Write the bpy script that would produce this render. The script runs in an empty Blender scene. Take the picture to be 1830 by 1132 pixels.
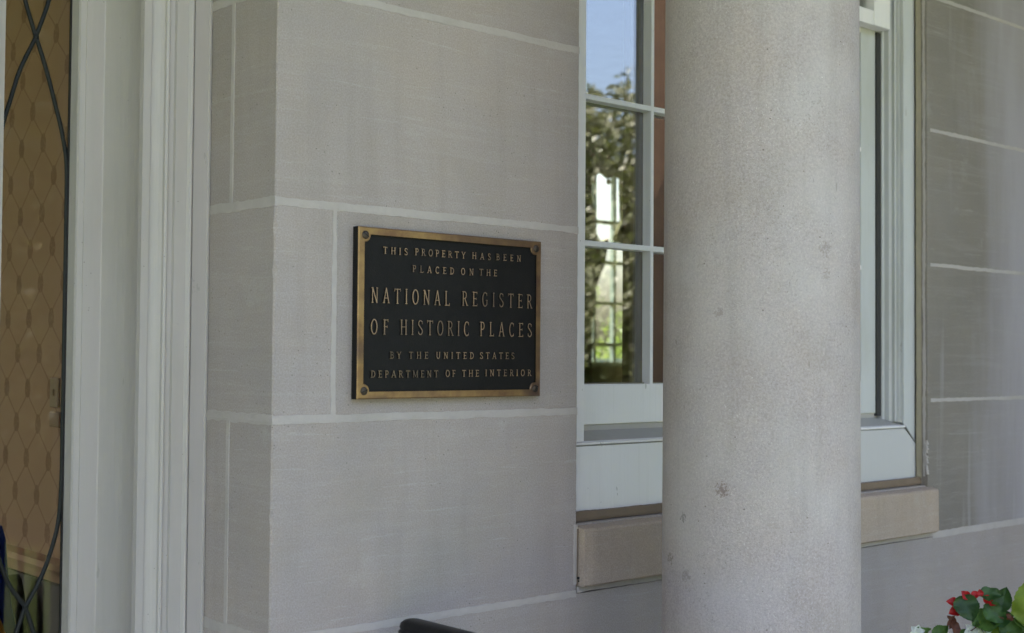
import bpy, bmesh, math, random
from mathutils import Vector, Matrix, noise
random.seed(7)
S = bpy.context.scene
COL = S.collection
Z0 = 1.41            # height of the reference course joint above the porch floor
R = math.radians

# ------------------------------------------------------------------ camera
cd = bpy.data.cameras.new('camera'); cam = bpy.data.objects.new('camera', cd); COL.objects.link(cam)
d = Vector((.666, .745, .0305)).normalized()
r = Vector((.7455, -.6665, .00765)); r = (r - d * r.dot(d)).normalized(); u = r.cross(d)
m = Matrix((r, u, -d)).transposed().to_4x4(); m.translation = Vector((-.9727, -1.5839, .0904 + Z0))
cam.matrix_world = m
cd.sensor_width = 36; cd.lens = 46.4; cd.clip_start = .05; cd.clip_end = 600
cd.dof.use_dof = True; cd.dof.focus_distance = 2.15; cd.dof.aperture_fstop = 6.3
S.camera = cam

# ------------------------------------------------------------------ light
SUN_AZ = R(104)      # direction towards the sun, measured from +X (high behind the house)
SUN_EL = R(52)
W = bpy.data.worlds.new("World"); S.world = W; W.use_nodes = True
nt = W.node_tree; nt.nodes.clear()
sky = nt.nodes.new('ShaderNodeTexSky'); sky.sky_type = 'NISHITA'; sky.sun_disc = False
sky.sun_elevation = SUN_EL; sky.sun_rotation = R(90) - SUN_AZ
sky.air_density = .75; sky.dust_density = 8.0; sky.ozone_density = .3
bg = nt.nodes.new('ShaderNodeBackground'); bg.inputs[1].default_value = .15
wo = nt.nodes.new('ShaderNodeOutputWorld')
nt.links.new(sky.outputs[0], bg.inputs[0]); nt.links.new(bg.outputs[0], wo.inputs[0])
sl = bpy.data.lights.new('sun', 'SUN'); sl.energy = 4.0; sl.angle = R(.5); sl.color = (1, .96, .90)
so = bpy.data.objects.new('sun', sl); COL.objects.link(so)
sd = Vector((math.cos(SUN_AZ) * math.cos(SUN_EL), math.sin(SUN_AZ) * math.cos(SUN_EL), math.sin(SUN_EL)))
so.rotation_euler = (-sd).to_track_quat('-Z', 'Y').to_euler()
so.location = (0, 0, 12)
S.view_settings.view_transform = 'Standard'; S.view_settings.look = 'None'
S.view_settings.gamma = 1; S.view_settings.use_curve_mapping = False
S.view_settings.exposure = 2.95

# ------------------------------------------------------------------ node helper
class N:
    def __init__(s, name, rough=.6, spec=.5, metal=0):
        s.m = bpy.data.materials.new(name); s.m.use_nodes = True
        s.t = s.m.node_tree; s.b = s.t.nodes['Principled BSDF']; s.o = s.t.nodes['Material Output']
        s.b.inputs['Roughness'].default_value = rough; s.b.inputs['Metallic'].default_value = metal
        s.b.inputs['Specular IOR Level'].default_value = spec
        s.pos = s.t.nodes.new('ShaderNodeNewGeometry').outputs['Position']
    def n(s, typ, **k):
        x = s.t.nodes.new(typ)
        for a, b in k.items(): setattr(x, a, b)
        return x
    def l(s, a, b): s.t.links.new(a, b)
    def mapv(s, scale=(1, 1, 1), rot=(0, 0, 0), loc=(0, 0, 0), src=None):
        x = s.n('ShaderNodeMapping'); x.inputs['Scale'].default_value = scale
        x.inputs['Rotation'].default_value = rot; x.inputs['Location'].default_value = loc
        s.l(src or s.pos, x.inputs[0]); return x.outputs[0]
    def noise(s, scale, detail=3, rough=.55, vec=None, dist=0):
        x = s.n('ShaderNodeTexNoise'); x.inputs['Scale'].default_value = scale
        x.inputs['Detail'].default_value = detail; x.inputs['Roughness'].default_value = rough
        x.inputs['Distortion'].default_value = dist
        s.l(vec or s.pos, x.inputs['Vector']); return x.outputs['Fac']
    def voro(s, scale, vec=None, feature='F1', out='Distance'):
        x = s.n('ShaderNodeTexVoronoi', feature=feature); x.inputs['Scale'].default_value = scale
        s.l(vec or s.pos, x.inputs['Vector']); return x.outputs[out]
    def ramp(s, f, a, b, c0=(0, 0, 0), c1=(1, 1, 1)):
        x = s.n('ShaderNodeValToRGB'); e = x.color_ramp.elements
        e[0].position = a; e[1].position = b; e[0].color = (*c0, 1); e[1].color = (*c1, 1)
        s.l(f, x.inputs[0]); return x.outputs[0]
    def mix(s, f, a, b, mode='MIX'):
        x = s.n('ShaderNodeMix', data_type='RGBA', blend_type=mode)
        for sock, v in ((x.inputs[0], f), (x.inputs[6], a), (x.inputs[7], b)):
            if isinstance(v, (int, float)): sock.default_value = v
            elif isinstance(v, tuple): sock.default_value = (*v, 1)
            else: s.l(v, sock)
        return x.outputs[2]
    def math(s, op, a, b=None, c=None):
        x = s.n('ShaderNodeMath', operation=op)
        for i, v in enumerate((a, b, c)):
            if v is None: continue
            if isinstance(v, (int, float)): x.inputs[i].default_value = v
            else: s.l(v, x.inputs[i])
        return x.outputs[0]
    def rnd(s): return s.n('ShaderNodeObjectInfo').outputs['Random']
    def color(s, c):
        if isinstance(c, tuple): s.b.inputs['Base Color'].default_value = (*c, 1)
        else: s.l(c, s.b.inputs['Base Color'])
        return s
    def bump(s, h, strength=.3, dist=.001, prev=None):
        x = s.n('ShaderNodeBump'); x.inputs['Strength'].default_value = strength
        x.inputs['Distance'].default_value = dist; s.l(h, x.inputs['Height'])
        if prev: s.l(prev, x.inputs['Normal'])
        s.l(x.outputs[0], s.b.inputs['Normal']); return x.outputs[0]

def spot(n, c, rad):
    """0..1 falloff round a world point"""
    x = n.n('ShaderNodeVectorMath', operation='DISTANCE'); n.l(n.pos, x.inputs[0])
    x.inputs[1].default_value = (c[0], c[1], c[2] + Z0)
    return n.math('SUBTRACT', 1, n.math('MINIMUM', n.math('DIVIDE', x.outputs['Value'], rad), 1))

def mat_stone(name, a, b, var=.20, grain=1.0, pits=True, streak=True):
    n = N(name, .82, .35)
    base = n.mix(n.ramp(n.noise(2.3, 4, .6), .35, .68), a, b)
    base = n.mix(n.ramp(n.noise(11, 4, .6), .42, .62), base, (1, .985, .955), 'MULTIPLY')
    if streak:
        st = n.noise(1, 5, .6, n.mapv((5, 5, 75), (R(4), R(5), 0)), .6)
        base = n.mix(n.math('MULTIPLY', n.ramp(st, .50, .70), .08), base, (.62, .60, .57))
        st2 = n.noise(1, 3, .6, n.mapv((9, 9, 160), (R(-6), R(8), 0), (3, 1, 5)), .8)
        base = n.mix(n.math('MULTIPLY', n.ramp(st2, .63, .70), .12), base, (.66, .65, .62))
    # dirt washed down the face, as stains with their own shape
    rn = n.noise(1, 4, .6, n.mapv((16, 16, 1.6)), .5)
    base = n.mix(n.math('MULTIPLY', n.ramp(rn, .52, .75), .22), base, (.24, .205, .17))
    g = n.noise(420 * grain, 2, .7)
    base = n.mix(n.ramp(g, .30, .72), n.mix(1.0, base, (.80, .80, .80), 'MULTIPLY'), n.mix(1.0, base, (1.13, 1.13, 1.13), 'MULTIPLY'))
    if pits:
        v = n.voro(95 * grain); k = n.math('MULTIPLY', n.math('LESS_THAN', v, .10), n.math('GREATER_THAN', n.noise(6, 2), .56))
        base = n.mix(n.math('MULTIPLY', k, .6), base, (.10, .09, .075))
    dm = n.math('MULTIPLY', n.math('MULTIPLY', n.ramp(n.noise(5.5, 5, .65, n.mapv(loc=(7, 3, 1))), .50, .72), n.noise(60, 3, .7)), .5)
    base = n.mix(dm, base, (.27, .245, .20))
    lt = n.math('MULTIPLY', n.ramp(n.noise(9, 5, .7, n.mapv(loc=(1, 8, 4))), .60, .75), .25)
    base = n.mix(lt, base, (.50, .49, .47))
    rr = n.math('MULTIPLY_ADD', n.rnd(), var, 1 - var / 2)
    x = n.n('ShaderNodeVectorMath', operation='SCALE'); n.l(base, x.inputs[0]); n.l(rr, x.inputs['Scale'])
    n.color(x.outputs[0])
    p = n.bump(g, .35, .0012); p = n.bump(n.noise(95, 3, .6), .35, .002, p); n.bump(n.noise(16, 3), .3, .006, p)
    return n
STONE = mat_stone('limestone', (.416, .360, .328), (.360, .319, .303), .15).m
def mat_stain_shade():
    n = mat_stone('stain_shade_limestone', (.265, .235, .205), (.215, .190, .165), .04)  # brown stain plus the shade beside the window, both put into the colour
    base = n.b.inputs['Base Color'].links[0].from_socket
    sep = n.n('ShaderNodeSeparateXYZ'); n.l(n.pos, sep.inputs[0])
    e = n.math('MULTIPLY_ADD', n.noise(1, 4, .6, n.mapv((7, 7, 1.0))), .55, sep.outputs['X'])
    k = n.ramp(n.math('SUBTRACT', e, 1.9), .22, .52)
    base = n.mix(n.math('MULTIPLY', k, .8), base, (.405, .375, .395))  # sky light towards the far right painted in as a bluish tone
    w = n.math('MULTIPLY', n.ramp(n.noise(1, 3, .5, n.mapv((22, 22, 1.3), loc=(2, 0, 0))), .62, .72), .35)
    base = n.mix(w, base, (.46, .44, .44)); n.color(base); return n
STAIN_SHADE = mat_stain_shade().m
SILLSTONE = mat_stone('sill_limestone', (.465, .368, .290), (.42, .335, .268), .02).m

def mat_column():
    n = mat_stone('column_limestone', (.455, .396, .372), (.420, .370, .350), .02, .7, False, False)
    base = n.b.inputs['Base Color'].links[0].from_socket
    # light and dark flecks of the coarse shelly stone
    v = n.voro(340, out='Color'); sep = n.n('ShaderNodeSeparateColor'); n.l(v, sep.inputs[0])
    d1 = n.voro(340)
    fl = n.math('MULTIPLY', n.math('LESS_THAN', d1, .28), n.math('GREATER_THAN', sep.outputs[0], .88))
    base = n.mix(n.math('MULTIPLY', fl, .30), base, (.66, .64, .61))
    dk = n.math('MULTIPLY', n.math('LESS_THAN', d1, .22), n.math('LESS_THAN', sep.outputs[1], .10))
    base = n.mix(n.math('MULTIPLY', dk, .5), base, (.18, .16, .135))
    fn = n.noise(520, 2, .7); fn2 = n.noise(230, 3, .7)
    for c, rad, am, colr in [((.548, -.348, -.101), .018, .6, (.13, .075, .045)), ((.556, -.242, -.216), .016, .6, (.13, .10, .08)),
                             ((.543, -.284, -.235), .015, .5, (.15, .125, .10)), ((.545, -.276, -.148), .012, .8, (.08, .07, .06)),
                             ((.655, -.450, .252), .018, .5, (.17, .13, .10)), ((.655, -.450, .215), .014, .5, (.17, .13, .10)),
                             ((.546, -.341, .157), .013, .5, (.18, .13, .10))]:
        k = n.math('MULTIPLY', n.math('GREATER_THAN', n.math('MULTIPLY', n.math('POWER', spot(n, c, rad), .7), n.math('MULTIPLY_ADD', fn2, 4, -1.35)), .42), am)
        base = n.mix(k, base, colr)
    ch = n.noise(1, 2, .5, n.mapv((60, 60, 14), (0, R(12), 0)), 0)
    base = n.mix(n.math('MULTIPLY', n.math('GREATER_THAN', ch, .765), .7), base, (.13, .11, .09))
    pt = n.ramp(n.noise(7, 4, .6, n.mapv(loc=(5, 1, 2))), .40, .66)
    base = n.mix(n.math('MULTIPLY', pt, .45), base, (.52, .485, .46))
    rs = n.ramp(n.noise(1, 4, .6, n.mapv((30, 30, 1.2))), .54, .70)
    base = n.mix(n.math('MULTIPLY', rs, .20), base, (.27, .24, .215))
    gm = n.math('MULTIPLY', n.math('GREATER_THAN', n.noise(260, 2, .8), .61), n.ramp(n.noise(8, 3, .6, n.mapv(loc=(2, 9, 4))), .48, .62))
    base = n.mix(n.math('MULTIPLY', gm, .45), base, (.22, .195, .17))
    wh = n.math('MULTIPLY', n.math('GREATER_THAN', n.noise(300, 2, .8, n.mapv(loc=(3, 3, 3))), .64), n.ramp(n.noise(5, 3, .6, n.mapv(loc=(8, 2, 6))), .42, .60))
    base = n.mix(n.math('MULTIPLY', wh, .6), base, (.66, .63, .60))
    for sc, off, th, lim, colr, am in ((48, (1, 2, 3), .065, .55, (.13, .105, .09), .75), (75, (4, 1, 7), .060, .50, (.17, .15, .13), .6), (60, (6, 6, 2), .055, .50, (.72, .69, .66), .7), (110, (9, 3, 5), .08, .70, (.70, .68, .65), .5)):
        vv = n.mapv((1, 1, 1.35), loc=off); dd = n.voro(sc, vv); cc_ = n.n('ShaderNodeSeparateColor'); n.l(n.voro(sc, vv, out='Color'), cc_.inputs[0])
        wv = n.math('ADD', dd, n.math('MULTIPLY_ADD', n.noise(320, 2), .12, -.06))
        base = n.mix(n.math('MULTIPLY', n.math('MULTIPLY', n.math('LESS_THAN', wv, th), n.math('GREATER_THAN', cc_.outputs[0], lim)), am), base, colr)
    n.color(base)
    old = n.b.inputs['Normal'].links[0].from_socket
    p = n.bump(n.math('MULTIPLY', n.ramp(d1, .0, .35), 1.0), .25, .0012, old); n.bump(fn, .6, .0016, p)
    return n.m
COLSTONE = mat_column()

def mat_mortar():
    n = N('mortar', .9, .25)
    c = n.mix(n.noise(30, 4, .7), (.40, .358, .33), (.51, .465, .435))
    c = n.mix(n.math('MULTIPLY', n.ramp(n.noise(9, 4), .52, .7), .35), c, (.33, .30, .26))
    n.color(c); p = n.bump(n.noise(160, 4, .7), .6, .0025); n.bump(n.noise(30, 2), .4, .003, p); return n.m
MORTAR = mat_mortar()

def mat_paint(name, c, dirt=.25, rough=.42):
    n = N(name, rough, .4)
    k = n.math('MULTIPLY', n.ramp(n.noise(7, 5, .65, n.mapv((1, 1, .35))), .50, .72), dirt)
    col = n.mix(k, c, tuple(x * q for x, q in zip(c, (.80, .78, .70))))
    sp = n.math('MULTIPLY', n.math('LESS_THAN', n.voro(70), .07), n.math('GREATER_THAN', n.noise(12, 1), .60))
    col = n.mix(n.math('MULTIPLY', sp, .6), col, (.2, .18, .15))
    ch = n.math('MULTIPLY', n.math('GREATER_THAN', n.noise(1, 3, .7, n.mapv((45, 45, 14))), .715), .55)
    col = n.mix(ch, col, (.33, .31, .27))
    col = n.mix(n.math('MULTIPLY', n.ramp(n.noise(1, 4, .6, n.mapv((140, 140, 2.2))), .55, .75), .16), col, (.36, .35, .30))
    n.color(col); p = n.bump(n.noise(1, 3, .6, n.mapv((420, 420, 9))), .3, .0014); n.bump(n.noise(14, 3), .15, .004, p)
    return n.m
PAINT = mat_paint('white_window_paint', (.82, .785, .775))
def mat_board():
    m = mat_paint('sill_board_paint', (.84, .81, .80)).name; n = bpy.data.materials[m]; t = n.node_tree; b = t.nodes['Principled BSDF']
    src = b.inputs['Base Color'].links[0].from_socket
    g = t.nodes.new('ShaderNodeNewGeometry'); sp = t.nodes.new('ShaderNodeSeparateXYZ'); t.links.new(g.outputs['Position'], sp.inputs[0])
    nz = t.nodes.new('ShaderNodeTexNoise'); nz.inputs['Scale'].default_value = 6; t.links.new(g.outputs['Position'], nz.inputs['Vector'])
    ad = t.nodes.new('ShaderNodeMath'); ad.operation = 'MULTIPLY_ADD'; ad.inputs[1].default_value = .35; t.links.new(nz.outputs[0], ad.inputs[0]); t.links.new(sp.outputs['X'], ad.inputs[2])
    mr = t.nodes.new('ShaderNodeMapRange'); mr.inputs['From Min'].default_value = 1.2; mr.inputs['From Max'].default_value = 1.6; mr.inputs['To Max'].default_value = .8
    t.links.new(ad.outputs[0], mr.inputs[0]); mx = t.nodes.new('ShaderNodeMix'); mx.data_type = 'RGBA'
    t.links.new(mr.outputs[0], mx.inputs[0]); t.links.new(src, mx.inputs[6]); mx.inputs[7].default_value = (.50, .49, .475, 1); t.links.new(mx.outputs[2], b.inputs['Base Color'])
    return n
BOARD = mat_board()          # shade painted in: greyer towards the right end of the window
PAINT_SHADE = mat_paint('shaded_white_paint', (.56, .56, .55), .6)  # darker copy of the white paint, shade right of the column put into it
TRIM = mat_paint('ivory_door_trim_paint', (.455, .42, .392), .3)
CEIL = mat_paint('porch_ceiling_paint', (.62, .60, .55), .2, .6)
GREYP = mat_paint('weathered_grey_sill_paint', (.40, .38, .34), .6, .7)

def mat_simple(name, c, rough=.7, spec=.4, var=.2, sc=8, bump=0, bs=60, metal=0):
    n = N(name, rough, spec, metal)
    n.color(n.mix(n.noise(sc, 4), tuple(x * (1 - var) for x in c), tuple(min(1, x * (1 + var)) for x in c)))
    if bump: n.bump(n.noise(bs, 3), bump, .002)
    return n.m
CAULK = mat_simple('brown_caulk', (.20, .148, .105), .7, .3, .18, 22, .4, 90)
TANCAULK = mat_simple('tan_caulk', (.27, .235, .165), .75, .3, .2, 30, .4, 90)
DARKGAP = mat_simple('dark_gap_fill', (.02, .018, .016), .8)
PLASTER = mat_simple('interior_plaster', (.42, .38, .31), .85)
FLOORW = mat_simple('interior_wood_floor', (.10, .055, .03), .4)
WOODBR = mat_simple('brown_shutter_wood', (.095, .052, .032), .6, .3, .45, 14)
LEADM = mat_simple('lead_came', (.016, .018, .017), .45, .22, .3, 60, .4, 200, .0)
BLACKM = mat_simple('black_rail_enamel', (.004, .004, .005), .4, .3, .3, 40, .15, 90)
BLUE = mat_simple('navy_cloth', (.012, .028, .22), .8, .2, .4, 12)
AMBER = mat_simple('amber_glaze', (.42, .20, .03), .3, .5, .3, 20)
DKCH = mat_simple('dark_woven_back', (.025, .024, .018), .8, .3, .6, 60)
RAILW = mat_simple('cream_chair_rail_paint', (.50, .29, .20), .5, .4, .1)
TERRA = mat_simple('terracotta', (.33, .13, .07), .8, .3, .2)
SOIL = mat_simple('potting_soil', (.03, .02, .014), .95)
BARK = mat_simple('bark', (.10, .075, .055), .9, .2, .4, 12, .6, 30)
PAVING = mat_simple('pale_terrace_paving', (.34, .325, .30), .85, .3, .12, 3, .2, 40)
BLUE_BOUNCE = mat_simple('blue_bounce_paving', (.26, .29, .34), .6, .4, .15, 3, .2, 40)  # unseen porch floor, tinted blue to bounce cool light onto the lower wall
ROOFM = mat_simple('roof_slate', (.09, .09, .095), .8)
SHADEG = mat_simple('switch_plate', (.34, .225, .16), .6)

def mat_grass():
    n = N('lawn_grass', .9, .2)
    n.color(n.mix(n.noise(.35, 5), (.055, .085, .02), (.12, .14, .05))); n.bump(n.noise(40, 3), .6, .03); return n.m
GRASS = mat_grass()
def mat_leaf(name, a, b, tr=.35, vein=False, rough=.42):
    n = N(name, rough, .45)
    k = n.noise(3.0 if not vein else 60, 3)
    base = n.mix(n.ramp(k, .38, .62), a, b)
    base = n.mix(n.math('MULTIPLY', n.rnd(), .5), base, tuple(x * .55 for x in a))
    n.color(base)
    if vein: n.bump(n.noise(140, 3), .4, .002)
    ts = n.n('ShaderNodeBsdfTranslucent'); n.l(n.mix(1.0, base, (1.5, 1.7, .6), 'MULTIPLY'), ts.inputs[0])
    mx = n.n('ShaderNodeMixShader'); mx.inputs[0].default_value = tr
    n.l(n.b.outputs[0], mx.inputs[1]); n.l(ts.outputs[0], mx.inputs[2]); n.l(mx.outputs[0], n.o.inputs[0])
    return n.m
TREELEAF = mat_leaf('tree_leaves', (.085, .095, .05), (.13, .13, .08), .3)
TREELEAF2 = mat_leaf('light_tree_leaves', (.09, .12, .03), (.16, .19, .06), .35)
BEGL = mat_leaf('dark_plant_leaf', (.020, .060, .012), (.045, .11, .02), .22, True, .5)
BEGL2 = mat_leaf('mid_plant_leaf', (.055, .13, .02), (.11, .20, .04), .3, True, .5)
BEGL3 = mat_leaf('yellow_green_plant_leaf', (.13, .19, .02), (.19, .26, .03), .3, True, .4)
PETALR = mat_leaf('red_petal', (.50, .010, .012), (.38, .006, .010), .3, True, .5)
PETALW = mat_leaf('white_petal', (.70, .70, .74), (.78, .78, .80), .3, True, .5)
DRY = mat_leaf('dried_brown_bract', (.16, .055, .03), (.10, .04, .025), .2, True, .7)

def mat_glass(name, ior):
    m = bpy.data.materials.new(name); m.use_nodes = True; t = m.node_tree; t.nodes.clear()
    o = t.nodes.new('ShaderNodeOutputMaterial'); mx = t.nodes.new('ShaderNodeMixShader')
    f = t.nodes.new('ShaderNodeFresnel'); ge = t.nodes.new('ShaderNodeNewGeometry')
    iv = t.nodes.new('ShaderNodeMapRange'); iv.inputs['To Min'].default_value = ior; iv.inputs['To Max'].default_value = 1 / ior
    t.links.new(ge.outputs['Backfacing'], iv.inputs[0]); t.links.new(iv.outputs[0], f.inputs[0])
    tr = t.nodes.new('ShaderNodeBsdfTransparent'); tr.inputs[0].default_value = (.93, .96, .94, 1)
    g = t.nodes.new('ShaderNodeBsdfGlossy'); g.inputs['Roughness'].default_value = 0.0
    nz = t.nodes.new('ShaderNodeTexNoise'); nz.inputs['Scale'].default_value = 9
    t.links.new(ge.outputs['Position'], nz.inputs['Vector'])
    bp = t.nodes.new('ShaderNodeBump'); bp.inputs['Strength'].default_value = .012; bp.inputs['Distance'].default_value = .01
    t.links.new(nz.outputs[0], bp.inputs['Height']); t.links.new(bp.outputs[0], g.inputs['Normal'])
    t.links.new(f.outputs[0], mx.inputs[0]); t.links.new(tr.outputs[0], mx.inputs[1]); t.links.new(g.outputs[0], mx.inputs[2])
    t.links.new(mx.outputs[0], o.inputs[0]); return m
GLASS = mat_glass('coated_window_glass', 2.5); CLEAR = mat_glass('clear_glass', 1.28)

def mat_bronze():
    n = N('worn_bronze', .42, .5, .75)
    k = n.ramp(n.noise(26, 4, .65), .36, .66)
    c = n.mix(k, (.40, .26, .115), (.235, .135, .075))
    c = n.mix(n.math('MULTIPLY', n.ramp(n.noise(9, 3), .55, .66), .85), c, (.15, .10, .075))
    for p, rd, a in [((.1345, -.02, .098), .022, .85), ((.33, -.02, .272), .05, .5), ((.42, -.02, .275), .09, .55), ((.485, -.02, .20), .03, .5), ((.25, -.02, .03), .04, .35), ((.485, -.02, .03), .03, .5)]:
        c = n.mix(n.math('MULTIPLY', n.math('POWER', spot(n, p, rd), .6), a), c, (.13, .085, .075))
    n.color(c)
    n.l(n.ramp(n.noise(70, 3), .3, .7, (.36,) * 3, (.6,) * 3), n.b.inputs['Roughness'])
    p = n.bump(n.noise(240, 3), .25, .0006); n.bump(n.noise(40, 3), .25, .0016, p); return n.m
BRONZE = mat_bronze()
def mat_letter():
    n = N('bronze_letter_face', .48, .4, .6)
    c = n.mix(n.ramp(n.noise(60, 3), .3, .7), (.44, .31, .20), (.31, .215, .145))
    k = n.ramp(n.noise(22, 3, .5, n.mapv((1, 1, 1), loc=(.3, 0, .7))), .50, .62)
    sp = n.math('POWER', spot(n, (.225, -.018, .066), .095), .5)
    c = n.mix(n.math('MULTIPLY', k, .6), c, (.13, .10, .08))
    c = n.mix(n.math('MULTIPLY', sp, .65), c, (.11, .09, .075))
    n.color(c); return n.m
LETTER = mat_letter()
PANELM = mat_simple('black_plaque_field', (.0105, .0098, .0092), .62, .22, .35, 40, .35, 420)
SCREWM = mat_simple('dark_bronze_screw', (.075, .058, .045), .42, .5, .3, 120, .3, 300, .7)

def mat_wallpaper():
    n = N('ogee_wallpaper', .75, .3)
    sep = n.n('ShaderNodeSeparateXYZ'); n.l(n.pos, sep.inputs[0])
    PX, PZ = .118, .150
    y = n.math('DIVIDE', sep.outputs['Y'], PX); z = n.math('DIVIDE', sep.outputs['Z'], PZ)
    # ogee net: two families of wavy diagonals
    cz = n.math('COSINE', n.math('MULTIPLY', z, 2 * math.pi))
    a = n.math('MULTIPLY', cz, .25)
    def near(off, sgn):
        v = n.math('ADD', y, n.math('MULTIPLY', a, sgn)); v = n.math('ADD', v, off)
        f = n.math('FRACT', v); return n.math('ABSOLUTE', n.math('SUBTRACT', f, .5))
    w = n.math('MINIMUM', near(.25, 1), near(.75, -1))
    line = n.math('MULTIPLY', n.math('LESS_THAN', w, .024), .5)
    def medal(oy, oz):
        fy = n.math('SUBTRACT', n.math('FRACT', n.math('ADD', y, oy)), .5)
        fz = n.math('SUBTRACT', n.math('FRACT', n.math('ADD', z, oz)), .5)
        tap = n.math('MULTIPLY_ADD', fz, -.9, 1.0)
        e = n.math('ADD', n.math('POWER', n.math('DIVIDE', n.math('ABSOLUTE', fy), n.math('MULTIPLY', tap, .125)), 2), n.math('POWER', n.math('DIVIDE', n.math('ABSOLUTE', fz), .14), 2))
        return n.math('LESS_THAN', e, 1)
    md = n.math('MAXIMUM', medal(.0, .0), medal(.5, .5))
    br = n.math('GREATER_THAN', n.noise(190, 2), .44)
    k = n.math('MAXIMUM', line, n.math('MULTIPLY', md, n.math('MULTIPLY_ADD', br, .30, .35)))
    c = n.mix(k, (.43, .25, .165), (.21, .10, .06))
    n.color(c); return n.m
PAPER = mat_wallpaper()

def mat_floral():
    n = N('floral_curtain', .9, .2)
    k = n.ramp(n.noise(9, 4, .6), .44, .56); k2 = n.ramp(n.noise(13, 3, .6, n.mapv(loc=(4, 2, 1))), .58, .63)
    c = n.mix(k, (.10, .085, .045), (.16, .17, .07)); c = n.mix(k2, c, (.26, .12, .12))
    n.color(c); return n.m
FLORAL = mat_floral()

# ------------------------------------------------------------------ mesh helpers
ORG = {}
def org(o): return ORG.get(o.name, Vector((0, 0, 0)))
def thing(name, label, cat, loc, group=None):
    o = bpy.data.objects.new(name, None); COL.objects.link(o); o.empty_display_size = .1
    L = Vector((loc[0], loc[1], loc[2] + Z0)); o.location = L; ORG[o.name] = L
    o['label'] = label; o['category'] = cat
    if group: o['group'] = group
    return o
def mk(name, V, F, mats, parent=None, label=None, cat=None, kind=None, smooth=False, mi=None, group=None, base=None):
    """V in facade coordinates (z measured from the reference joint)"""
    if parent is not None: L = org(parent)
    else: L = Vector((base[0], base[1], base[2] + Z0)) if base else Vector((0, 0, 0))
    me = bpy.data.meshes.new(name); me.from_pydata([(v[0] - L.x, v[1] - L.y, v[2] + Z0 - L.z) for v in V], [], F)
    for mt in (mats if isinstance(mats, (list, tuple)) else [mats]): me.materials.append(mt)
    if mi: me.polygons.foreach_set('material_index', mi)
    if smooth: me.polygons.foreach_set('use_smooth', [True] * len(me.polygons))
    me.validate(); me.update()
    bm = bmesh.new(); bm.from_mesh(me)
    if len(bm.faces) < 5000: bmesh.ops.recalc_face_normals(bm, faces=bm.faces[:])
    bm.to_mesh(me); bm.free()
    o = bpy.data.objects.new(name, me); COL.objects.link(o)
    if parent is not None: o.parent = parent
    else: o.location = L
    ORG[o.name] = L
    if label: o['label'] = label
    if cat: o['category'] = cat
    if kind: o['kind'] = kind
    if group: o['group'] = group
    return o
def box(x0, x1, y0, y1, z0, z1, b=0):
    """box with optional vertical+horizontal chamfer b"""
    if b <= 0:
        V = [(x, y, z) for z in (z0, z1) for x, y in ((x0, y0), (x1, y0), (x1, y1), (x0, y1))]
        return V, [(0, 3, 2, 1), (4, 5, 6, 7), (0, 1, 5, 4), (1, 2, 6, 5), (2, 3, 7, 6), (3, 0, 4, 7)]
    def ring(z, c):
        return [(x0 + c, y0, z), (x1 - c, y0, z), (x1, y0 + c, z), (x1, y1 - c, z), (x1 - c, y1, z), (x0 + c, y1, z), (x0, y1 - c, z), (x0, y0 + c, z)]
    def ins(z, c):
        i = b
        return [(x0 + i, y0 + c, z), (x1 - i, y0 + c, z), (x1 - c, y0 + i, z), (x1 - c, y1 - i, z), (x1 - i, y1 - c, z), (x0 + i, y1 - c, z), (x0 + c, y1 - i, z), (x0 + c, y0 + i, z)]
    rings = [ins(z0, b), ring(z0 + b, b), ring(z1 - b, b), ins(z1, b)]
    V = sum(rings, []); F = [tuple(range(7, -1, -1)), tuple(range(24, 32))]
    for k in range(3):
        for i in range(8):
            j = (i + 1) % 8; F.append((k * 8 + i, k * 8 + j, k * 8 + 8 + j, k * 8 + 8 + i))
    return V, F
def join(*vf):
    V, F = [], []
    for v, f in vf:
        n = len(V); V += v; F += [tuple(i + n for i in q) for q in f]
    return V, F
def prism_z(pts, z0, z1):
    n = len(pts); V = [(x, y, z0) for x, y in pts] + [(x, y, z1) for x, y in pts]
    return V, [tuple(range(n - 1, -1, -1)), tuple(range(n, 2 * n))] + [(i, (i + 1) % n, n + (i + 1) % n, n + i) for i in range(n)]
def prism_y(pts, y0, y1):
    n = len(pts); V = [(x, y0, z) for x, z in pts] + [(x, y1, z) for x, z in pts]
    return V, [tuple(range(n)), tuple(range(2 * n - 1, n - 1, -1))] + [((i + 1) % n, i, n + i, n + (i + 1) % n) for i in range(n)]
def prism_x(pts, x0, x1):
    n = len(pts); V = [(x0, y, z) for y, z in pts] + [(x1, y, z) for y, z in pts]
    return V, [tuple(range(n)), tuple(range(2 * n - 1, n - 1, -1))] + [((i + 1) % n, i, n + i, n + (i + 1) % n) for i in range(n)]
def tube(path, rad, ns=8, cap=True):
    V, F = [], []; P = [Vector(p) for p in path]
    for i, p in enumerate(P):
        t = (P[min(i + 1, len(P) - 1)] - P[max(i - 1, 0)]).normalized()
        a = t.orthogonal().normalized() if abs(t.z) < .9 else Vector((1, 0, 0)); a = (a - t * a.dot(t)).normalized(); b = t.cross(a)
        rr = rad[i] if isinstance(rad, (list, tuple)) else rad
        for k in range(ns):
            q = 2 * math.pi * k / ns; V.append(tuple(p + a * math.cos(q) * rr + b * math.sin(q) * rr))
    for i in range(len(P) - 1):
        for k in range(ns):
            l = (k + 1) % ns; F.append((i * ns + k, i * ns + l, i * ns + ns + l, i * ns + ns + k))
    if cap: F += [tuple(range(ns - 1, -1, -1)), tuple(range((len(P) - 1) * ns, len(P) * ns))]
    return V, F
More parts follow.
